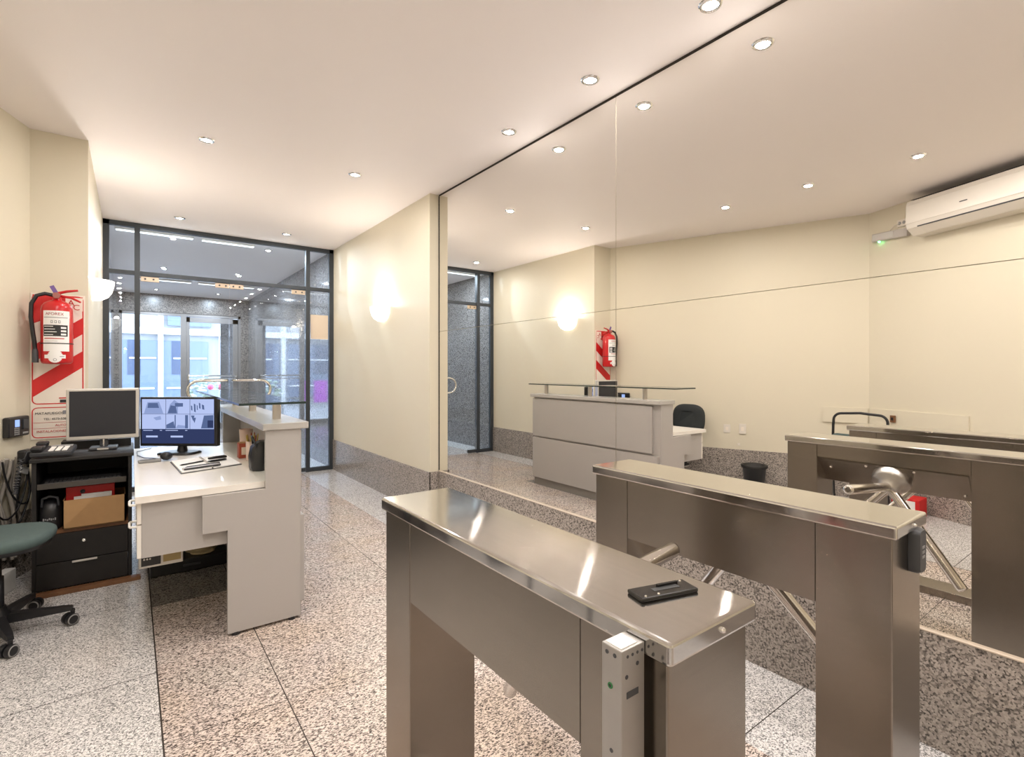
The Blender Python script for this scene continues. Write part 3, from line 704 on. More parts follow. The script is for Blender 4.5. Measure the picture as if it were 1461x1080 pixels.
# open carton with red binder and papers
ct = thing('cardboard_box', 'open brown cardboard box on the cabinet shelf', 'box', (-.18, 4.25, .375))
b = MB(); x0, x1, y0, y1 = -.335, -.030, CY0-.005, CY0+.28
b.box(x0, x1, y0, y0+.005, .376, .550).box(x0, x1, y1-.005, y1, .376, .545).box(x0, x0+.005, y0, y1, .376, .55).box(x1-.005, x1, y0, y1, .376, .55).box(x0, x1, y0, y1, .375, .380)
b.build('carton', M['cardboard'], ct)
bd = thing('ring_binder', 'red ring binder standing in the cardboard box', 'binder', (-.20, CY0+.10, .38))
MB().box(-.325, -.085, CY0+.06, CY0+.115, .385, .618, bev=.003).build('cover', M['redmatte'], bd)
MB().lathe([(.013, 0), (.013, .002), (.009, .003), (.009, .001), (0, .001)], (-.245, CY0+.06, .585), (0, -1, 0)).build('finger_ring', M['dgrey'], bd)
for k, (xa, xb, z, yy, lab) in enumerate(((-.285, -.11, .562, .03, 'white folded paper sheaf sticking out of cardboard box front'), (-.25, -.10, .572, .042, 'thin white paper sheet just behind the folded sheaf in the box'))):
    single('paper_sheaf', MB().box(xa, xb, CY0+yy-.004, CY0+yy+.004, .385, z), M['paper'], lab, 'paper', ((xa+xb)/2, CY0+yy, .385), 'papers in the carton')
hb = thing('black_backpack', 'small black bag with grey lettering beside the cardboard box', 'bag', (-.40, 4.24, .375))
rings = [[(-.396+p[0]*s_, 4.235+p[1]*s_, .376+z) for p in rrect(.105, .14, .045)] for z, s_ in ((0, .9), (.02, 1), (.11, 1), (.155, .85), (.175, .5), (.18, .1))]
MB().loft(rings).build('body', M['black'], hb)
MB().tube([(-.435, 4.19, .52), (-.43, 4.175, .57), (-.396, 4.17, .583), (-.362, 4.175, .57), (-.357, 4.19, .52)], .007).build('handle', M['dgrey'], hb)
lg_ = MB()
for k in range(7): lg_.box(-.427+.009*k, -.421+.009*k, 4.1625, 4.1655, .437+.004*(k % 2), .452-.003*(k % 3))
lg_.build('printed_pattern', M['grey'], hb)

# silver monitor on the cabinet
sm = thing('silver_monitor', 'silver framed monitor with dark blank screen on black cabinet', 'monitor', (-.15, 4.42, .818), math.radians(-3))
F = place((-.148, 4.40, .818), math.radians(-3)); w2 = .1925
MB().box(-w2, w2, 0, .045, .068, .408, bev=.006, mtx=F).box(-.13, .13, .045, .075, .12, .36, bev=.012, mtx=F).build('bezel', M['silver'], sm)
MB().box(-w2+.016, w2-.018, -.0015, .001, .094, .392, mtx=F).build('screen', M['scr_off'], sm)
MB().box(-.022, .022, .02, .04, .02, .09, mtx=F).box(-.005, .003, .016, .02, .02, .07, 1, mtx=F).build('stand_neck', [M['dgrey'], M['chrome']], sm)
MB().box(-.075, .075, -.045, .095, 0, .018, bev=.006, mtx=F).box(-.03, .03, -.047, -.044, .003, .014, 1, mtx=F).build('stand_base', [M['dgrey'], M['silver']], sm)
# telephone
tp = thing('telephone', 'dark grey desk telephone with pale keys on the black cabinet', 'telephone', (-.385, 4.22, .818), math.radians(-6))
F = place((-.385, 4.215, .8310), math.radians(-6)) @ Matrix.Rotation(math.radians(8), 4, 'X')
MB().box(-.095, .10, -.065, .095, .004, .034, bev=.008, mtx=F).build('base', M['dgrey'], tp)
MB().box(-.090, -.035, -.07, .10, .034, .052, bev=.012, mtx=F).box(-.092, -.033, -.075, -.02, .040, .066, bev=.012, mtx=F).box(-.092, -.033, .05, .105, .040, .066, bev=.012, mtx=F).build('handset', M['black'], tp)
k_ = MB()
for r in range(4):
    for c in range(3): k_.box(-.012+.032*c, .012+.032*c, -.055+.024*r, -.038+.024*r, .034, .041, bev=.002, mtx=F)
k_.build('keypad', M['white'], tp)
MB().box(-.02, .085, .05, .08, .034, .038, mtx=F).build('display', M['grey'], tp)
coil = []
for k in range(140):
    t = k/139; y = 4.15-.02*math.sin(t*PI); z = .83-.20*math.sin(t*PI); x = -.512-.03*math.sin(t*PI*.9)+.009*math.cos(k*1.3)
    coil.append((x+.0, y-.02+.009*math.sin(k*1.3), z))
MB().tube([(-.470, 4.17, .868), (-.495, 4.15, .862)]+coil, .0028, 0, 5).build('coiled_cord', M['dgrey'], tp)

# ------------------------------------------------------------------ angled left wall fittings
wd = (Vector((CA[0], CA[1]))-Vector((CX[0], CX[1]))).normalized()      # along wall, towards viewer
wn = Vector((-wd.y, wd.x))                                            # into the room
def wp(y, out=0.0, z=0.0):
    k = (CX[1]-y)/(CX[1]-CA[1]); x = CX[0]+(CA[0]-CX[0])*k
    return Vector((x+wn.x*out, y+wn.y*out, z))
def wframe(y, z): return frame_mtx(wp(y, 0, z), (-wd.x, -wd.y, 0), (0, 0, 1))   # x: away from viewer (to the right seen from room), y up, z: out of the wall
Fw = wframe(4.57, .985)
zdir = (Fw.to_3x3() @ Vector((0, 0, 1)))
if zdir.dot(Vector((wn.x, wn.y, 0))) < 0: Fw = Fw @ Matrix.Diagonal((1, 1, -1, 1))
ft = thing('time_clock', 'black fingerprint time clock with lit blue screen on left wall', 'time clock', tuple(wp(4.57, 0, .92)))
MB().box(-.105, .105, -.065, .065, .001, .036, bev=.010, mtx=Fw).build('case', M['black'], ft)
MB().box(-.045, -.002, .0, .045, .036, .0375, mtx=Fw).build('screen', M['lcd'], ft)
kk = MB()
for r in range(4):
    for c in range(3): kk.box(-.052+.018*c, -.040+.018*c, -.052+.013*r, -.044+.013*r, .036, .038, mtx=Fw)
kk.build('keypad', M['grey'], ft)
MB().box(.03, .085, -.02, .045, .036, .042, bev=.006, mtx=Fw).build('finger_sensor', M['dgrey'], ft)
MB().box(.03, .085, -.05, -.038, .036, .0375, mtx=Fw).build('nameplate', M['grey'], ft)

# cables hanging below
cbn = thing('cable_bundle', 'tangle of pale grey and black cables hanging down left wall', 'cables', tuple(wp(4.5, 0, .0)))
for k in range(16):
    yy = 4.58-.035*k*.75; pts = []
    ph_ = random.random()*6
    for i in range(9):
        t = i/8; z = .80-.62*t-.02*random.random()
        pts.append(tuple(wp(yy+.025*math.sin(ph_+5*t), .035+.02*math.sin(ph_+7*t+k), z)))
    MB().tube(pts, .007+.006*random.random(), 0, 6).build('cable', M['cable'], cbn)
for k, (ya, yb) in enumerate(((4.56, 4.42), (4.52, 4.30), (4.6, 4.5))):
    pts = [tuple(wp(ya+(yb-ya)*t+.05*math.sin(t*5+k), .075+.015*math.sin(4*t+k), .79-.42*math.sin(t*PI)*(.7+.15*k))) for t in [i/14 for i in range(15)]]
    MB().tube(pts, .0055, 0, 6).build('cable', M['black'], cbn)
pw = thing('power_adapter', 'black power adapter with plugs on the left wall under time clock', 'adapter', tuple(wp(4.50, .05, .72)))
Fp = Fw.copy(); Fp.translation = wp(4.50, .085, .80)
MB().box(-.05, .05, -.045, .045, 0, .05, bev=.012, mtx=Fp).build('case', M['black'], pw)
MB().box(.04, .12, .005, .035, .01, .035, bev=.008, mtx=Fp).build('plug', M['black'], pw)
Fp2 = Fw.copy(); Fp2.translation = wp(4.50, .092, .715)
single('white_tag', MB().box(-.04, .04, -.022, .022, 0, .012, bev=.003, mtx=Fp2 @ Matrix.Rotation(-.35, 4, 'Z')), M['white'], 'small white junction piece hanging among the wall cables', 'connector', tuple(wp(4.57, .085, .70)))
single('white_junction_box', MB().box(-.055, .055, 0, .13, .002, .06, bev=.004, mtx=Matrix.Translation(wp(4.36, .05, .0)) @ Matrix.Rotation(math.atan2(wd.y, wd.x), 4, 'Z') @ Matrix.Rotation(PI/2, 4, 'X') @ Matrix.Diagonal((1, 1, -1, 1))), M['white'], 'white box on the floor at left wall behind office chair', 'box', tuple(wp(4.36, .05, 0)))

# extinguisher sign on the pillar
sg = thing('extinguisher_sign', 'white and red striped fire extinguisher backing sign on pillar', 'sign', (-.405, YP, .87))
sx0, sx1, sz0, sz1 = -.546, -.262, .875, 1.875
bd_ = MB().box(sx0, sx1, YP-.006, YP-.001, sz0, sz1, bev=.002).build('board', M['signwhite'], sg)
st = MB()
zb = 1.095   # top of lower address box
fz0 = 1.115
def ring(x0, x1, z0, z1, r, w, mi=0):
    a = rrect(x1-x0, z1-z0, r, 5, (x0+x1)/2, (z0+z1)/2); b = rrect(x1-x0-2*w, z1-z0-2*w, max(r-w, .002), 5, (x0+x1)/2, (z0+z1)/2); n = len(a)
    vs = [(p[0], YP-.0068, p[1]) for p in a]+[(p[0], YP-.0068, p[1]) for p in b]
    st.add(vs, [[i, (i+1) % n, n+(i+1) % n, n+i] for i in range(n)], mi)
ring(sx0+.006, sx1-.008, fz0, 1.868, .03, .007); ring(sx0+.006, sx1-.008, .885, zb, .03, .006)
def stripe(zl, zr, th):   # left z, right z (lower edge), thickness
    a, b = sx0+.010, sx1-.012
    st.add([(a, YP-.0066, zl), (b, YP-.0066, zr), (b, YP-.0066, min(zr+th, 1.864)), (a, YP-.0066, min(zl+th, 1.864))], [[0, 1, 2, 3]], 0)
stripe(1.165, 1.37, .115); stripe(1.40, 1.605, .115); stripe(1.665, 1.80, .20)
st.add([(sx1-.105, YP-.0072, 1.765), (sx1-.012, YP-.0072, 1.765), (sx1-.012, YP-.0072, 1.858), (sx1-.105, YP-.0072, 1.858)], [[0, 1, 2, 3]], 1)
st.build('stripes', [M['redmatte'], M['signwhite']], sg)
TM = [M['ink'], M['inkred'], M['inkgrey']]
def tline(body, size, x, z, mi): MB().text(body, size, (x, YP-.0076, z), (1, 0, 0), (0, 0, 1), mi).build('lettering', TM, sg)
tline('MATAFUEGOS', .023, sx0+.022, 1.045, 0); tline('TEL: 4573-5387', .020, sx0+.066, 1.007, 0); tline('AUTO ELE', .021, sx0+.125, .962, 1)
tline('INSTALACIONES ELE', .021, sx0+.030, .922, 1); tline('A', .06, sx1-.095, 1.80, 1); tline('C', .055, sx1-.066, 1.772, 1)
for z in (.990, .950): MB().box(sx0+.014, sx1-.016, YP-.0072, YP-.006, z-.001, z+.001, 1).build('rule_line', TM, sg)
MB().box(sx0+.145, sx0+.215, YP-.0076, YP-.006, 1.152, 1.160, 1).build('red_caption', TM, sg)
MB().box(sx0+.165, sx0+.235, YP-.0076, YP-.006, 1.045, 1.07, 2).build('logo_patch', TM, sg)
MB().box(sx0+.15, sx0+.19, YP-.0076, YP-.006, 1.125, 1.145, 0).build('pictogram', TM, sg)

# fire extinguisher
ex = thing('fire_extinguisher', 'red fire extinguisher with white label hanging on the striped sign', 'fire extinguisher', (-.402, 4.61, 1.39))
ec = Vector((-.402, 4.618, 0)); R = .084
prof = [(.0, 1.390), (.070, 1.392), (.080, 1.400), (R, 1.412), (R, 1.755), (.080, 1.78), (.066, 1.802), (.042, 1.815), (.024, 1.822), (.024, 1.835)]
MB().lathe(prof, ec, (0, 0, 1), 0, 40).build('cylinder', M['red'], ex)
# wrapped label: faces the viewer (-y, slightly +x)
def wrap(a0, a1, z0, z1, mi, r, mb, n=14):
    pts0, pts1 = [], []
    for i in range(n+1):
        a = math.radians(a0+(a1-a0)*i/n); pts0.append((ec.x+r*math.sin(a), ec.y-r*math.cos(a), z0)); pts1.append((ec.x+r*math.sin(a), ec.y-r*math.cos(a), z1))
    vs = pts0+pts1; mb.add(vs, [[i, i+1, n+2+i, n+1+i] for i in range(n)], mi, True)
lb = MB(); wrap(-48, 52, 1.475, 1.745, 0, R+.0008, lb); wrap(-46, 44, 1.575, 1.650, 1, R+.0014, lb)
def wtext(body, size, acen, z, mi, mb, r=R+.0016, stretch=1.0):
    t = MB().text(body, size, (0, 0, 0), (1, 0, 0), (0, 0, 1), 0, 'CENTER', .0002, stretch)
    t.v = [(ec.x+r*math.sin(math.radians(acen)+v[0]/r), ec.y-(r-v[1]*0)*math.cos(math.radians(acen)+v[0]/r), z+v[2]) for v in t.v]
    mb.add(t.v, t.f, mi)
wtext('AFOREX', .026, -4, 1.715, 2, lb); wrap(-44, 44, 1.698, 1.702, 3, R+.0016, lb)
for a_ in (-13, 0, 13):
    wrap(a_-4, a_+4, 1.662, 1.680, 3, R+.0016, lb, 4); wrap(a_-2, a_+2, 1.666, 1.676, 0, R+.0022, lb, 3)
for k, z in enumerate((1.640, 1.622, 1.604, 1.585)): wrap(-42, -8+6*(k % 3), z-.0022, z+.0022, 0, R+.0022, lb, 8)
for k, z in enumerate((1.634, 1.612, 1.590)): wrap(18, 38, z-.008, z+.004, 0, R+.0020, lb, 4)
wrap(-42, 30, 1.557, 1.563, 2, R+.0016, lb); wrap(-42, 6, 1.542, 1.544, 3, R+.0016, lb)
lb.build('paper_label', [M['paper'], M['ink'], M['inkred'], M['inkgrey']], ex)
sl = MB(); wrap(-42, 36, 1.428, 1.452, 0, R+.0010, sl); 
for k in range(15):
    a0_ = -28+52*k/15; hh_ = .044*math.sqrt(max(.02, 1-((k+.5)/7.5-1)**2)); wrap(a0_, a0_+52/15+.01, 1.443-hh_, 1.443+hh_, 0, R+.0012, sl, 1)

wtext('O', .026, -2, 1.410, 1, sl, R+.002); wrap(14, 30, 1.438, 1.442, 1, R+.002, sl, 4)
sl.build('round_seal', [M['paper'], M['inkgrey']], ex)
MB().lathe([(R+.002, -.003), (R+.002, .003)], ec+Vector((0, 0, 1.528)), (0, 0, 1), 0, 40, cap=False).build('strap', M['black'], ex)
MB().cyl(ec+Vector((0, 0, 1.833)), ec+Vector((0, 0, 1.872)), .021).cyl(ec+Vector((0, -.022, 1.852)), ec+Vector((0, -.04, 1.852)), .020, 1, 20).build('valve', [M['red'], mat('gauge_face', (.35, .12, .10), .3)], ex)
MB().tube([ec+Vector((.0, 0, 1.868)), ec+Vector((.05, -.01, 1.885)), ec+Vector((.11, -.015, 1.896))], [.010, .009, .007], 0, 8).build('squeeze_lever', M['red'], ex)
MB().tube([ec+Vector((.02, 0, 1.852)), ec+Vector((.075, -.012, 1.843)), ec+Vector((.125, -.02, 1.815))], [.009, .008, .006], 0, 8).build('carry_handle', M['red'], ex)
MB().box(-.012, .012, -.002, .002, 0, .05, mtx=Matrix.Translation(ec+Vector((-.005, -.01, 1.872))) @ Matrix.Rotation(-.45, 4, 'Y')).build('seal_tag', M['purple'], ex)
hs = [(-.02, 0, 1.855), (-.06, -.01, 1.862), (-.10, -.015, 1.845), (-.125, -.02, 1.79), (-.128, -.02, 1.70), (-.118, -.02, 1.60), (-.110, -.02, 1.53), (-.108, -.02, 1.49)]
MB().tube([ec+Vector(p) for p in hs], .012, 0, 12).build('hose', M['black'], ex)
MB().tube([ec+Vector(p) for p in ((-.108, -.02, 1.49), (-.107, -.02, 1.475), (-.106, -.02, 1.40))], [.013, .016, .018], 0, 12).build('nozzle', M['dgrey'], ex)
MB().box(ec.x-.015, ec.x+.015, ec.y+.05, YP-.007, 1.78, 1.80).build('wall_bracket', M['dgrey'], ex)

# ------------------------------------------------------------------ office chair
oc = thing('office_chair', 'swivel office chair with teal grey seat on five castors', 'chair', (-.56, 3.64, 0))
def rot2(a): return Matrix.Translation((-.56, 3.66, 0)) @ Matrix.Rotation(a, 4, 'Z')
Fc = Matrix.Translation((-.60, 3.68, .018)) @ Matrix.Rotation(math.radians(-8), 4, 'Z')
outl = []
for k in range(40):
    a = 2*PI*k/40; c, s_ = math.cos(a), math.sin(a); e_ = 2/2.7
    outl.append((.24*math.copysign(abs(c)**e_, c), .235*math.copysign(abs(s_)**e_, s_)))
def slab(z_s, zoff=0): return [[tuple(Fc @ Vector((.035+p[0]*s_, p[1]*s_, z))) for p in outl] for z, s_ in z_s]
MB().loft(slab([(.435, .90), (.445, .985), (.462, 1.0), (.478, .985), (.488, .93), (.493, .7), (.494, .3)])).build('seat', M['seat'], oc)
MB().loft(slab([(.415, .80), (.422, .93), (.444, .97)])).build('seat_shell', M['black'], oc)
# backrest on the -x side, facing +x
def bk(u, v, d): return tuple(Fc @ Vector((-.225-d-.10*(v-.72)*.6, u, v)))
bo = []
for k in range(40):
    a = 2*PI*k/40; c, s_ = math.cos(a), math.sin(a); e_ = 2/3.0
    bo.append((.205*math.copysign(abs(c)**e_, c), .18*math.copysign(abs(s_)**e_, s_)))
MB().loft([[bk(p[0]*s_, .74+p[1]*s_, d-.02*(1-(p[0]/.205)**2)) for p in bo] for d, s_ in ((-.03, .55), (-.028, .85), (-.015, .98), (.005, 1), (.02, .95), (.03, .8))]).build('backrest', M['blackfab'], oc)
MB().tube([tuple(Fc @ Vector(p)) for p in ((-.02, 0, .41), (-.18, 0, .405), (-.27, 0, .44), (-.285, 0, .55), (-.262, 0, .70))], .02, 0, 10).build('back_bar', M['black'], oc)
MB().tube([(-.55, 3.645, .435), (-.55, 3.645, .30), (-.55, 3.645, .299), (-.55, 3.645, .09)], [.022, .022, .03, .032], 0, 16).build('gas_column', M['black'], oc)
MB().tube([tuple(Fc @ Vector(p)) for p in ((0, 0, .415), (.03, -.16, .41), (.04, -.20, .40))], .007, 0, 8).build('lever', M['black'], oc)
MB().lathe([(.0, .062), (.05, .064), (.052, .115), (.036, .13), (.034, .15)], (-.545, 3.64, 0)).build('base_hub', M['black'], oc)
for k in range(5):
    a = math.radians((-10, 70, 142, 214, -73)[k]); dx, dy = math.cos(a), math.sin(a); o = Vector((-.545, 3.64, 0)); dv_ = Vector((dx, dy, 0)); pv = Vector((-dy, dx, 0))
    rr = []
    for t, w, h0, h1 in ((.03, .028, .065, .112), (.15, .024, .07, .105), (.27, .018, .073, .098), (.30, .014, .074, .094)):
        c = o+dv_*t; rr.append([c+pv*w+Vector((0, 0, h0)), c+pv*w*.8+Vector((0, 0, h1)), c-pv*w*.8+Vector((0, 0, h1)), c-pv*w+Vector((0, 0, h0))])
    lg = MB().loft(rr, smooth=False).build('star_leg', M['black'], oc)
    c = o+dv_*.30; wa = a+random.uniform(-1, 1); wx = Vector((math.cos(wa), math.sin(wa), 0))
    cs = MB().cyl(c+Vector((0, 0, .035)), c+Vector((0, 0, .078)), .010, 1, 10)
    off = Vector((-wx.y, wx.x, 0))*.018; cc = c-off*.6+Vector((0, 0, .0295))
    for s2 in (-1, 1):
        q = cc+wx*s2*.016
        cs.lathe([(.0285, -.011), (.0295, -.008), (.0295, .008), (.0285, .011)], q, wx, 1, 24); 
        cs.lathe([(.021, .0112*s2), (.0275, .0116*s2), (.021, .0118*s2)], q, wx, 0, 24, cap=False)
    cs.build('castor', [M['rubber'], M['black']], lg)

# ------------------------------------------------------------------ things seen in the mirror, along the left room wall
vc = thing('visitor_chair', 'visitor chair with a black looped tube back frame, seen in the mirror', 'chair', (-1.10, 1.97, 0), 0)
xb = -1.05
yl, yr = 1.74, 2.20
lp = [(xb+.02, yl, .45), (xb, yl, .80)]
for k in range(7):
    t = PI+(-PI/2)*k/6*1.0; lp.append((xb-.01, yl+.07+.07*math.cos(t), .85+.07*math.sin(t)))
lp += [(xb-.012, yl+.16, .926), (xb-.012, (yl+yr)/2, .932), (xb-.012, yr-.16, .926)]
for k in range(7):
    t = PI/2-(PI/2)*k/6; lp.append((xb-.01, yr-.07+.07*math.cos(t), .85+.07*math.sin(t)))
lp += [(xb, yr, .80), (xb+.02, yr, .45)]
MB().tube(lp, .0125, 0, 12).build('back_frame', M['black'], vc)
MB().loft([[(xb+.012+d, (yl+yr)/2+p[0]*s_, .605+p[1]*s_) for p in rrect(.50, .23, .06)] for d, s_ in ((-.02, .9), (-.012, 1), (.015, 1), (.024, .9))]).build('backrest', M['seat'], vc)
MB().loft([[(xb+.25+p[0]*s_, (yl+yr)/2+p[1]*s_, z) for p in rrect(.44, .46, .07)] for z, s_ in ((.425, .92), (.435, 1), (.465, 1), (.478, .92))]).build('seat', M['seat'], vc)
for y in (yl, yr):
    MB().tube([(xb+.02, y, .47), (xb-.03, y, .012), (xb-.01, y, .011), (xb+.43, y, .011), (xb+.45, y, .03), (xb+.43, y, .44)], .011, 0, 10).build('leg', M['black'], vc)
bn = thing('waste_bin', 'round black waste bin on the floor by left wall, seen in the mirror', 'bin', (-.95, 2.96, 0))
MB().lathe([(.0, .002), (.095, .002), (.122, .275), (.130, .278), (.130, .292), (.117, .292), (.090, .010), (.0, .010)], (-.95, 2.96, 0), (0, 0, 1), 0, 32).build('bucket', M['black'], bn)
MB().lathe([(.124, .262), (.136, .268), (.138, .294), (.128, .298), (.112, .290), (.098, .22), (.0, .18)], (-.95, 2.96, 0), (0, 0, 1), 0, 24, cap=False).build('bin_liner', M['blackwood'], bn)
rb = thing('red_carton', 'red and white carton on the floor behind turnstiles, seen in the mirror', 'box', (-1.2, 1.66, 0))
MB().box(-1.27, -1.05, 1.50, 1.71, 0, .175, bev=.003).build('carton', M['redmatte'], rb)
MB().box(-1.051, -1.0485, 1.53, 1.65, .06, .160).build('label_patch', M['paper'], rb)
# wall trunking boards
d2 = (Vector(CB)-Vector(CA)).normalized(); n2 = Vector((-d2.y, d2.x))
def w2(t, out=0, z=0): return Vector((CA[0]+d2.x*t+n2.x*out, CA[1]+d2.y*t+n2.y*out, z))
def board(name, p, q, z0, z1, out, label):
    p = Vector(p).to_2d(); q = Vector(q).to_2d(); d = (q-p).normalized(); n = Vector((-d.y, d.x))
    single(name, MB().prism([(p+n*.001)[:], (q+n*.001)[:], (q+n*out)[:], (p+n*out)[:]], 'z', z0, z1), M['wall'], label, 'wall board', (p.x, p.y, z0), 'cream wall boards')
pA = wp(2.45); board('wall_board', (pA.x, pA.y), (CA[0]+.004, CA[1]+.012), .79, .95, .018, 'cream board on the angled wall behind the visitor chair, seen in mirror')
q = w2(.95); p_ = w2(.02); board('wall_board', (p_.x, p_.y), (q.x, q.y), .79, .95, .018, 'longer cream board on wall under the air conditioner, seen in mirror')
F2 = frame_mtx(w2(.28, .018, .86), (d2.x, d2.y, 0), (0, 0, 1))
if (F2.to_3x3() @ Vector((0, 0, 1))).dot(Vector((n2.x, n2.y, 0))) < 0: F2 = F2 @ Matrix.Diagonal((1, 1, -1, 1))
sk = thing('wall_socket', 'small dark brown socket on the longer cream wall board', 'socket', tuple(w2(.28, .018, .83)))
MB().box(-.025, .025, -.03, .04, .001, .02, bev=.004, mtx=F2).build('case', M['wood'], sk)
MB().box(-.012, .012, -.008, .02, .02, .022, mtx=F2).build('face', M['black'], sk)
for k, (yy, zz, lab, w_, h_) in enumerate(((3.36, .655, 'flush cream socket plate on the left wall farther from the bin, seen in mirror', .075, .10), (3.20, .66, 'raised cream socket plate on left wall above the bin, seen in mirror', .075, .115), (3.24, .475, 'tiny beige cable outlet under the socket plates, seen in mirror', .03, .03))):
    Fo = Fw.copy(); Fo.translation = wp(yy, 0, zz)
    o = thing('wall_outlet', lab, 'socket', tuple(wp(yy, 0, zz)), 0, 'outlets on the left wall')
    MB().box(-w_/2, w_/2, -h_/2, h_/2, .0005, .006+.008*(k == 1), bev=.002, mtx=Fo).build('plate', M['acwhite'], o)
    MB().box(-w_*.2, w_*.2, -h_*.2, h_*.2, .006+.008*(k == 1), .008+.008*(k == 1), mtx=Fo).build('insert', M['signwhite'], o)

# air conditioner on the return wall
ac = thing('air_conditioner', 'white split air conditioner high on wall, seen in the mirror', 'air conditioner', tuple(w2(.80, 0, 2.6)))
def FA(t, z): 
    f = frame_mtx(w2(t, 0, z), (d2.x, d2.y, 0), (0, 0, 1))
    if (f.to_3x3() @ Vector((0, 0, 1))).dot(Vector((n2.x, n2.y, 0))) < 0: f = f @ Matrix.Diagonal((1, 1, -1, 1))
    return f
AT0, AL = .56, 1.05; zc = 2.60
fa = FA(AT0, zc)   # x along wall, y up, z out
prof = [(.002, .0), (.002, .315), (.15, .325), (.20, .31), (.215, .27), (.218, .10), (.205, .06), (.13, .0)]   # (out, up)
def ext(pf_, x0, x1): return [[tuple(fa @ Vector((x, u, o))) for o, u in pf_] for x in (x0, x1)]
MB().loft(ext(prof, 0, AL), smooth=False).build('casing', M['acwhite'], ac)
MB().loft(ext([(.2165, .272), (.2205, .268), (.2225, .105), (.2195, .100)], .006, AL-.006), smooth=False).build('front_panel', M['acwhite'], ac)
MB().loft(ext([(.207, .055), (.211, .055), (.142, .004), (.138, .004)], .12, AL-.12), smooth=False).build('louvre', M['acwhite'], ac)
MB().loft(ext([(.2085, .066), (.2125, .0665), (.2105, .058), (.2065, .058)], .10, AL-.10), smooth=False).build('louvre_gap', M['dgrey'], ac)
MB().box(.46, .52, .165, .173, .2215, .2235, mtx=fa).build('badge', M['dgrey'], ac)
MB().loft(ext([(.02, .326), (.03, .332), (.17, .330), (.19, .320), (.15, .327)], .02, AL-.02), smooth=False).build('top_grille', M['dgrey'], ac)
# emergency light and its socket
fe = FA(.17, 2.70)
em = thing('emergency_light', 'small grey emergency light with green indicator beside air conditioner, seen in mirror', 'emergency light', tuple(w2(.22, 0, 2.68)))
tilt = Matrix.Rotation(-.06, 4, 'Z')
MB().box(-.10, .27, -.04, .04, .001, .05, bev=.006, mtx=fe @ tilt).build('case', mat('grey_casing', (.50, .46, .43), .5), em)
MB().box(-.09, .13, -.03, .032, .05, .054, bev=.002, mtx=fe @ tilt).build('diffuser', mat('frosted_diffuser', (.58, .56, .53), .4), em)
MB().sphere(tuple(fe @ tilt @ Vector((-.03, -.045, .03))), .010, 0).build('indicator_light', M['led_green'], em)
fs = FA(.36, 2.79)
so = thing('ceiling_socket', 'beige double socket between emergency light and air conditioner, seen in mirror', 'socket', tuple(w2(.36, 0, 2.75)))
MB().box(-.05, .05, -.035, .035, .001, .015, bev=.003, mtx=fs).build('plate', M['acwhite'], so)
for s2 in (-1, 1): MB().lathe([(.016, .015), (.016, .017)], fs @ Vector((s2*.022, 0, 0)), fs.to_3x3() @ Vector((0, 0, 1)), 0, 16).build('outlet_hole', M['grey'], so)
MB().tube([tuple(fs @ Vector(p)) for p in ((-.02, 0, .02), (-.06, -.01, .03), (-.11, -.04, .02), (-.14, -.07, .02))], .004, 0, 6).build('cord', M['acwhite'], em)

# ------------------------------------------------------------------ lamps
def spot(parent, loc, power, col, rad=.028):
    l = bpy.data.lights.new('lamp_light', 'AREA'); l.shape = 'DISK'; l.energy = power; l.color = col; l.size = rad*2
    o = bpy.data.objects.new('lamp_light', l); COL.objects.link(o); o.parent = parent
    o.location = parent.matrix_basis.inverted() @ Vector(loc); return o
WARM = (1.0, .945, .91); POW = 9.5
def downlight(x, y, label, power=POW, col=WARM, r=.047, group='recessed ceiling downlights'):
    t = thing('downlight', label, 'ceiling light', (x, y, CE-.001), 0, group)
    MB().lathe([(r*.72, -.0005), (r*.78, -.010), (r, -.0085), (r+.006, -.0005)], (x, y, CE), (0, 0, 1), 0, 32, cap=False).build('trim_ring', M['chrome'], t)
    MB().lathe([(0, -.004), (r*.55, -.0055), (r*.70, -.003)], (x, y, CE), (0, 0, 1), 0, 24).build('bulb', M['lamp'], t)
    spot(t, (x, y, CE-.009), power, col)
    return t
MR = (1.306, 2.05, 2.83); names = ('third', 'second', 'first')
downlight(2.08, 2.83, 'recessed downlight beside the mirror, farthest of its row from the viewer')
downlight(2.075, 2.05, 'recessed downlight beside the mirror, middle of the three in view')
downlight(2.08, 1.306, 'recessed downlight beside the mirror, cut by the top edge of the photo')
downlight(-.156, 2.834, 'recessed downlight of the left wall row, farthest of the three reflected right of the seam')
downlight(-.182, 2.065, 'recessed downlight of the left wall row, middle of the three reflected right of the seam')
downlight(-.196, 1.28, 'recessed downlight reflected just left of the air conditioner')
downlight(.43, 4.21, 'recessed downlight over the reception desk, large one left of centre')
downlight(1.503, 4.217, 'recessed downlight in corridor ceiling in front of the lit right wall lamp')
downlight(.42, 6.545, 'recessed downlight close above glass partition, left one of the pair')
downlight(1.502, 6.557, 'recessed downlight close above glass partition, right one of the pair')
for y in (.55, -.2, -.95):  # both rows carried on out of view, lamps added for even lighting
    downlight(2.08, y, 'unseen downlight added to the mirror row to even out the lighting')
    downlight(-.19, y, 'unseen downlight added to the left wall row to even out the lighting')
COOL = (.80, .88, 1.0)
for (x, y, lab) in ((.41, 7.55, 'small downlight just beyond the glass partition, left of its pair'), (1.5, 7.58, 'small downlight just beyond the glass partition, right of its pair'),
                    (.41, 9.85, 'small downlight halfway along the entrance vestibule, left of its pair'), (1.46, 9.82, 'small downlight halfway along the entrance vestibule, right of its pair'),
                    (.41, 12.6, 'small downlight near the street doors, left of its pair'), (1.5, 12.6, 'small downlight near the street doors, right of its pair')):
    downlight(x, y, lab, 36, (.74, .87, 1), .045, 'vestibule downlights')
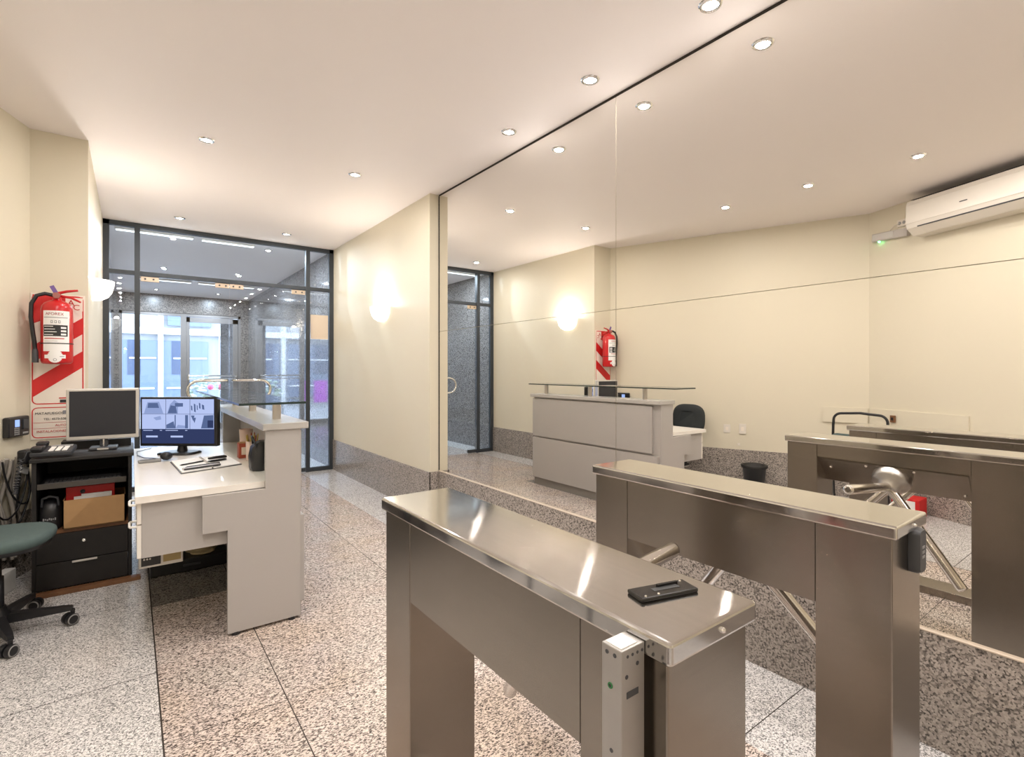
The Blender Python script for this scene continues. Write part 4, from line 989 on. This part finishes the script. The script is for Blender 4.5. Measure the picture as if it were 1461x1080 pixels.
for (y, x0, x1, lab) in ((7.39, -.15, .62, 'slim white glowing strip just beyond partition top, left length'), (7.40, .70, 1.30, 'slim white glowing strip just beyond partition top, right length'), (11.15, .05, .90, 'slim white glowing strip in vestibule ceiling, left length'), (11.15, 1.0, 1.95, 'slim white glowing strip in vestibule ceiling, right length')):  # glowing ceiling strips laid along the bright bands under the partition rails
    t = thing('bright_strip', lab, 'ceiling light', ((x0+x1)/2, y, CE-.002), 0, 'vestibule glowing strips')
    MB().box(x0, x1, y-.04, y+.04, CE-.025, CE-.001, bev=.003).build('strip_body', M['acwhite'], t)
    MB().box(x0+.01, x1-.01, y-.03, y+.03, CE-.031, CE-.0255, bev=.002).build('diffuser', M['strip'], t)
def sconce(x, y, z, nx, label, power):
    t = thing('wall_sconce', label, 'wall light', (x, y, z), 0, 'half bowl wall lights')
    rings = []; n = 24
    # half bowl, open at the top, flat against the wall
    prof = [(.17, .155), (.165, .12), (.150, .07), (.118, .03), (.07, .006), (.012, .0)]
    out_, in_ = [], []
    for r, h in prof: out_.append([(x+nx*(.004+r*.80*math.sin(PI*k/n)), y+r*math.cos(PI*k/n), z+h) for k in range(n+1)])
    for r, h in reversed(prof): in_.append([(x+nx*(.004+(r-.006)*.80*max(0, math.sin(PI*k/n))), y+(max(r-.006, .004))*math.cos(PI*k/n), z+h+.005*(h < .1)) for k in range(n+1)])
    MB().loft(out_[::-1]+in_[::-1], close=False, cap=False).build('glass_bowl', M['shade'], t)
    MB().box(min(x, x+nx*.012), max(x, x+nx*.012), y-.10, y+.10, z+.02, z+.14).build('back_plate', M['white'], t)
    MB().cyl((x+nx*.02, y-.02, z+.09), (x+nx*.075, y-.02, z+.09), .012, 0, 12).sphere((x+nx*.075, y-.02, z+.09), .022, 0).build('bulb', M['lamp'], t)
    MB().sphere((x+nx*.008, y-.155, z+.135), .007).build('screw', M['chrome'], t)
    l = bpy.data.lights.new('lamp_light', 'POINT'); l.energy = power; l.color = (1, .945, .90); l.shadow_soft_size = .03
    o = bpy.data.objects.new('lamp_light', l); COL.objects.link(o); o.parent = t; o.location = (nx*.085, 0, .165)
sconce(XL, 5.22, 1.90, 1, 'half bowl wall light glowing on the left corridor wall', 12)
sconce(XW, 5.33, 1.88, -1, 'half bowl wall light glowing on the right corridor wall', 10)

# ------------------------------------------------------------------ world, camera
w = bpy.data.worlds.new('daylight'); sc.world = w; w.use_nodes = True
bg = w.node_tree.nodes['Background']; bg.inputs[0].default_value = (.72, .84, 1.0, 1); bg.inputs[1].default_value = 9.0

cam = bpy.data.cameras.new('camera'); co = bpy.data.objects.new('camera', cam); COL.objects.link(co)
co.location = (0, 0, H); co.rotation_euler = (PI/2, 0, -math.radians(36.67))
cam.sensor_fit = 'HORIZONTAL'; cam.sensor_width = 36; cam.lens = 730/1461*36
cam.shift_y = -12/1461; cam.clip_start = .02; cam.clip_end = 200
sc.camera = co
sc.view_settings.view_transform = 'Standard'; sc.view_settings.look = 'None'; sc.view_settings.gamma = 1
sc.view_settings.use_curve_mapping = False
sc.view_settings.exposure = 0.16
sc.cycles.max_bounces = 14; sc.cycles.diffuse_bounces = 5; sc.cycles.glossy_bounces = 6; sc.cycles.transparent_max_bounces = 16
sc.cycles.sample_clamp_indirect = 40.0
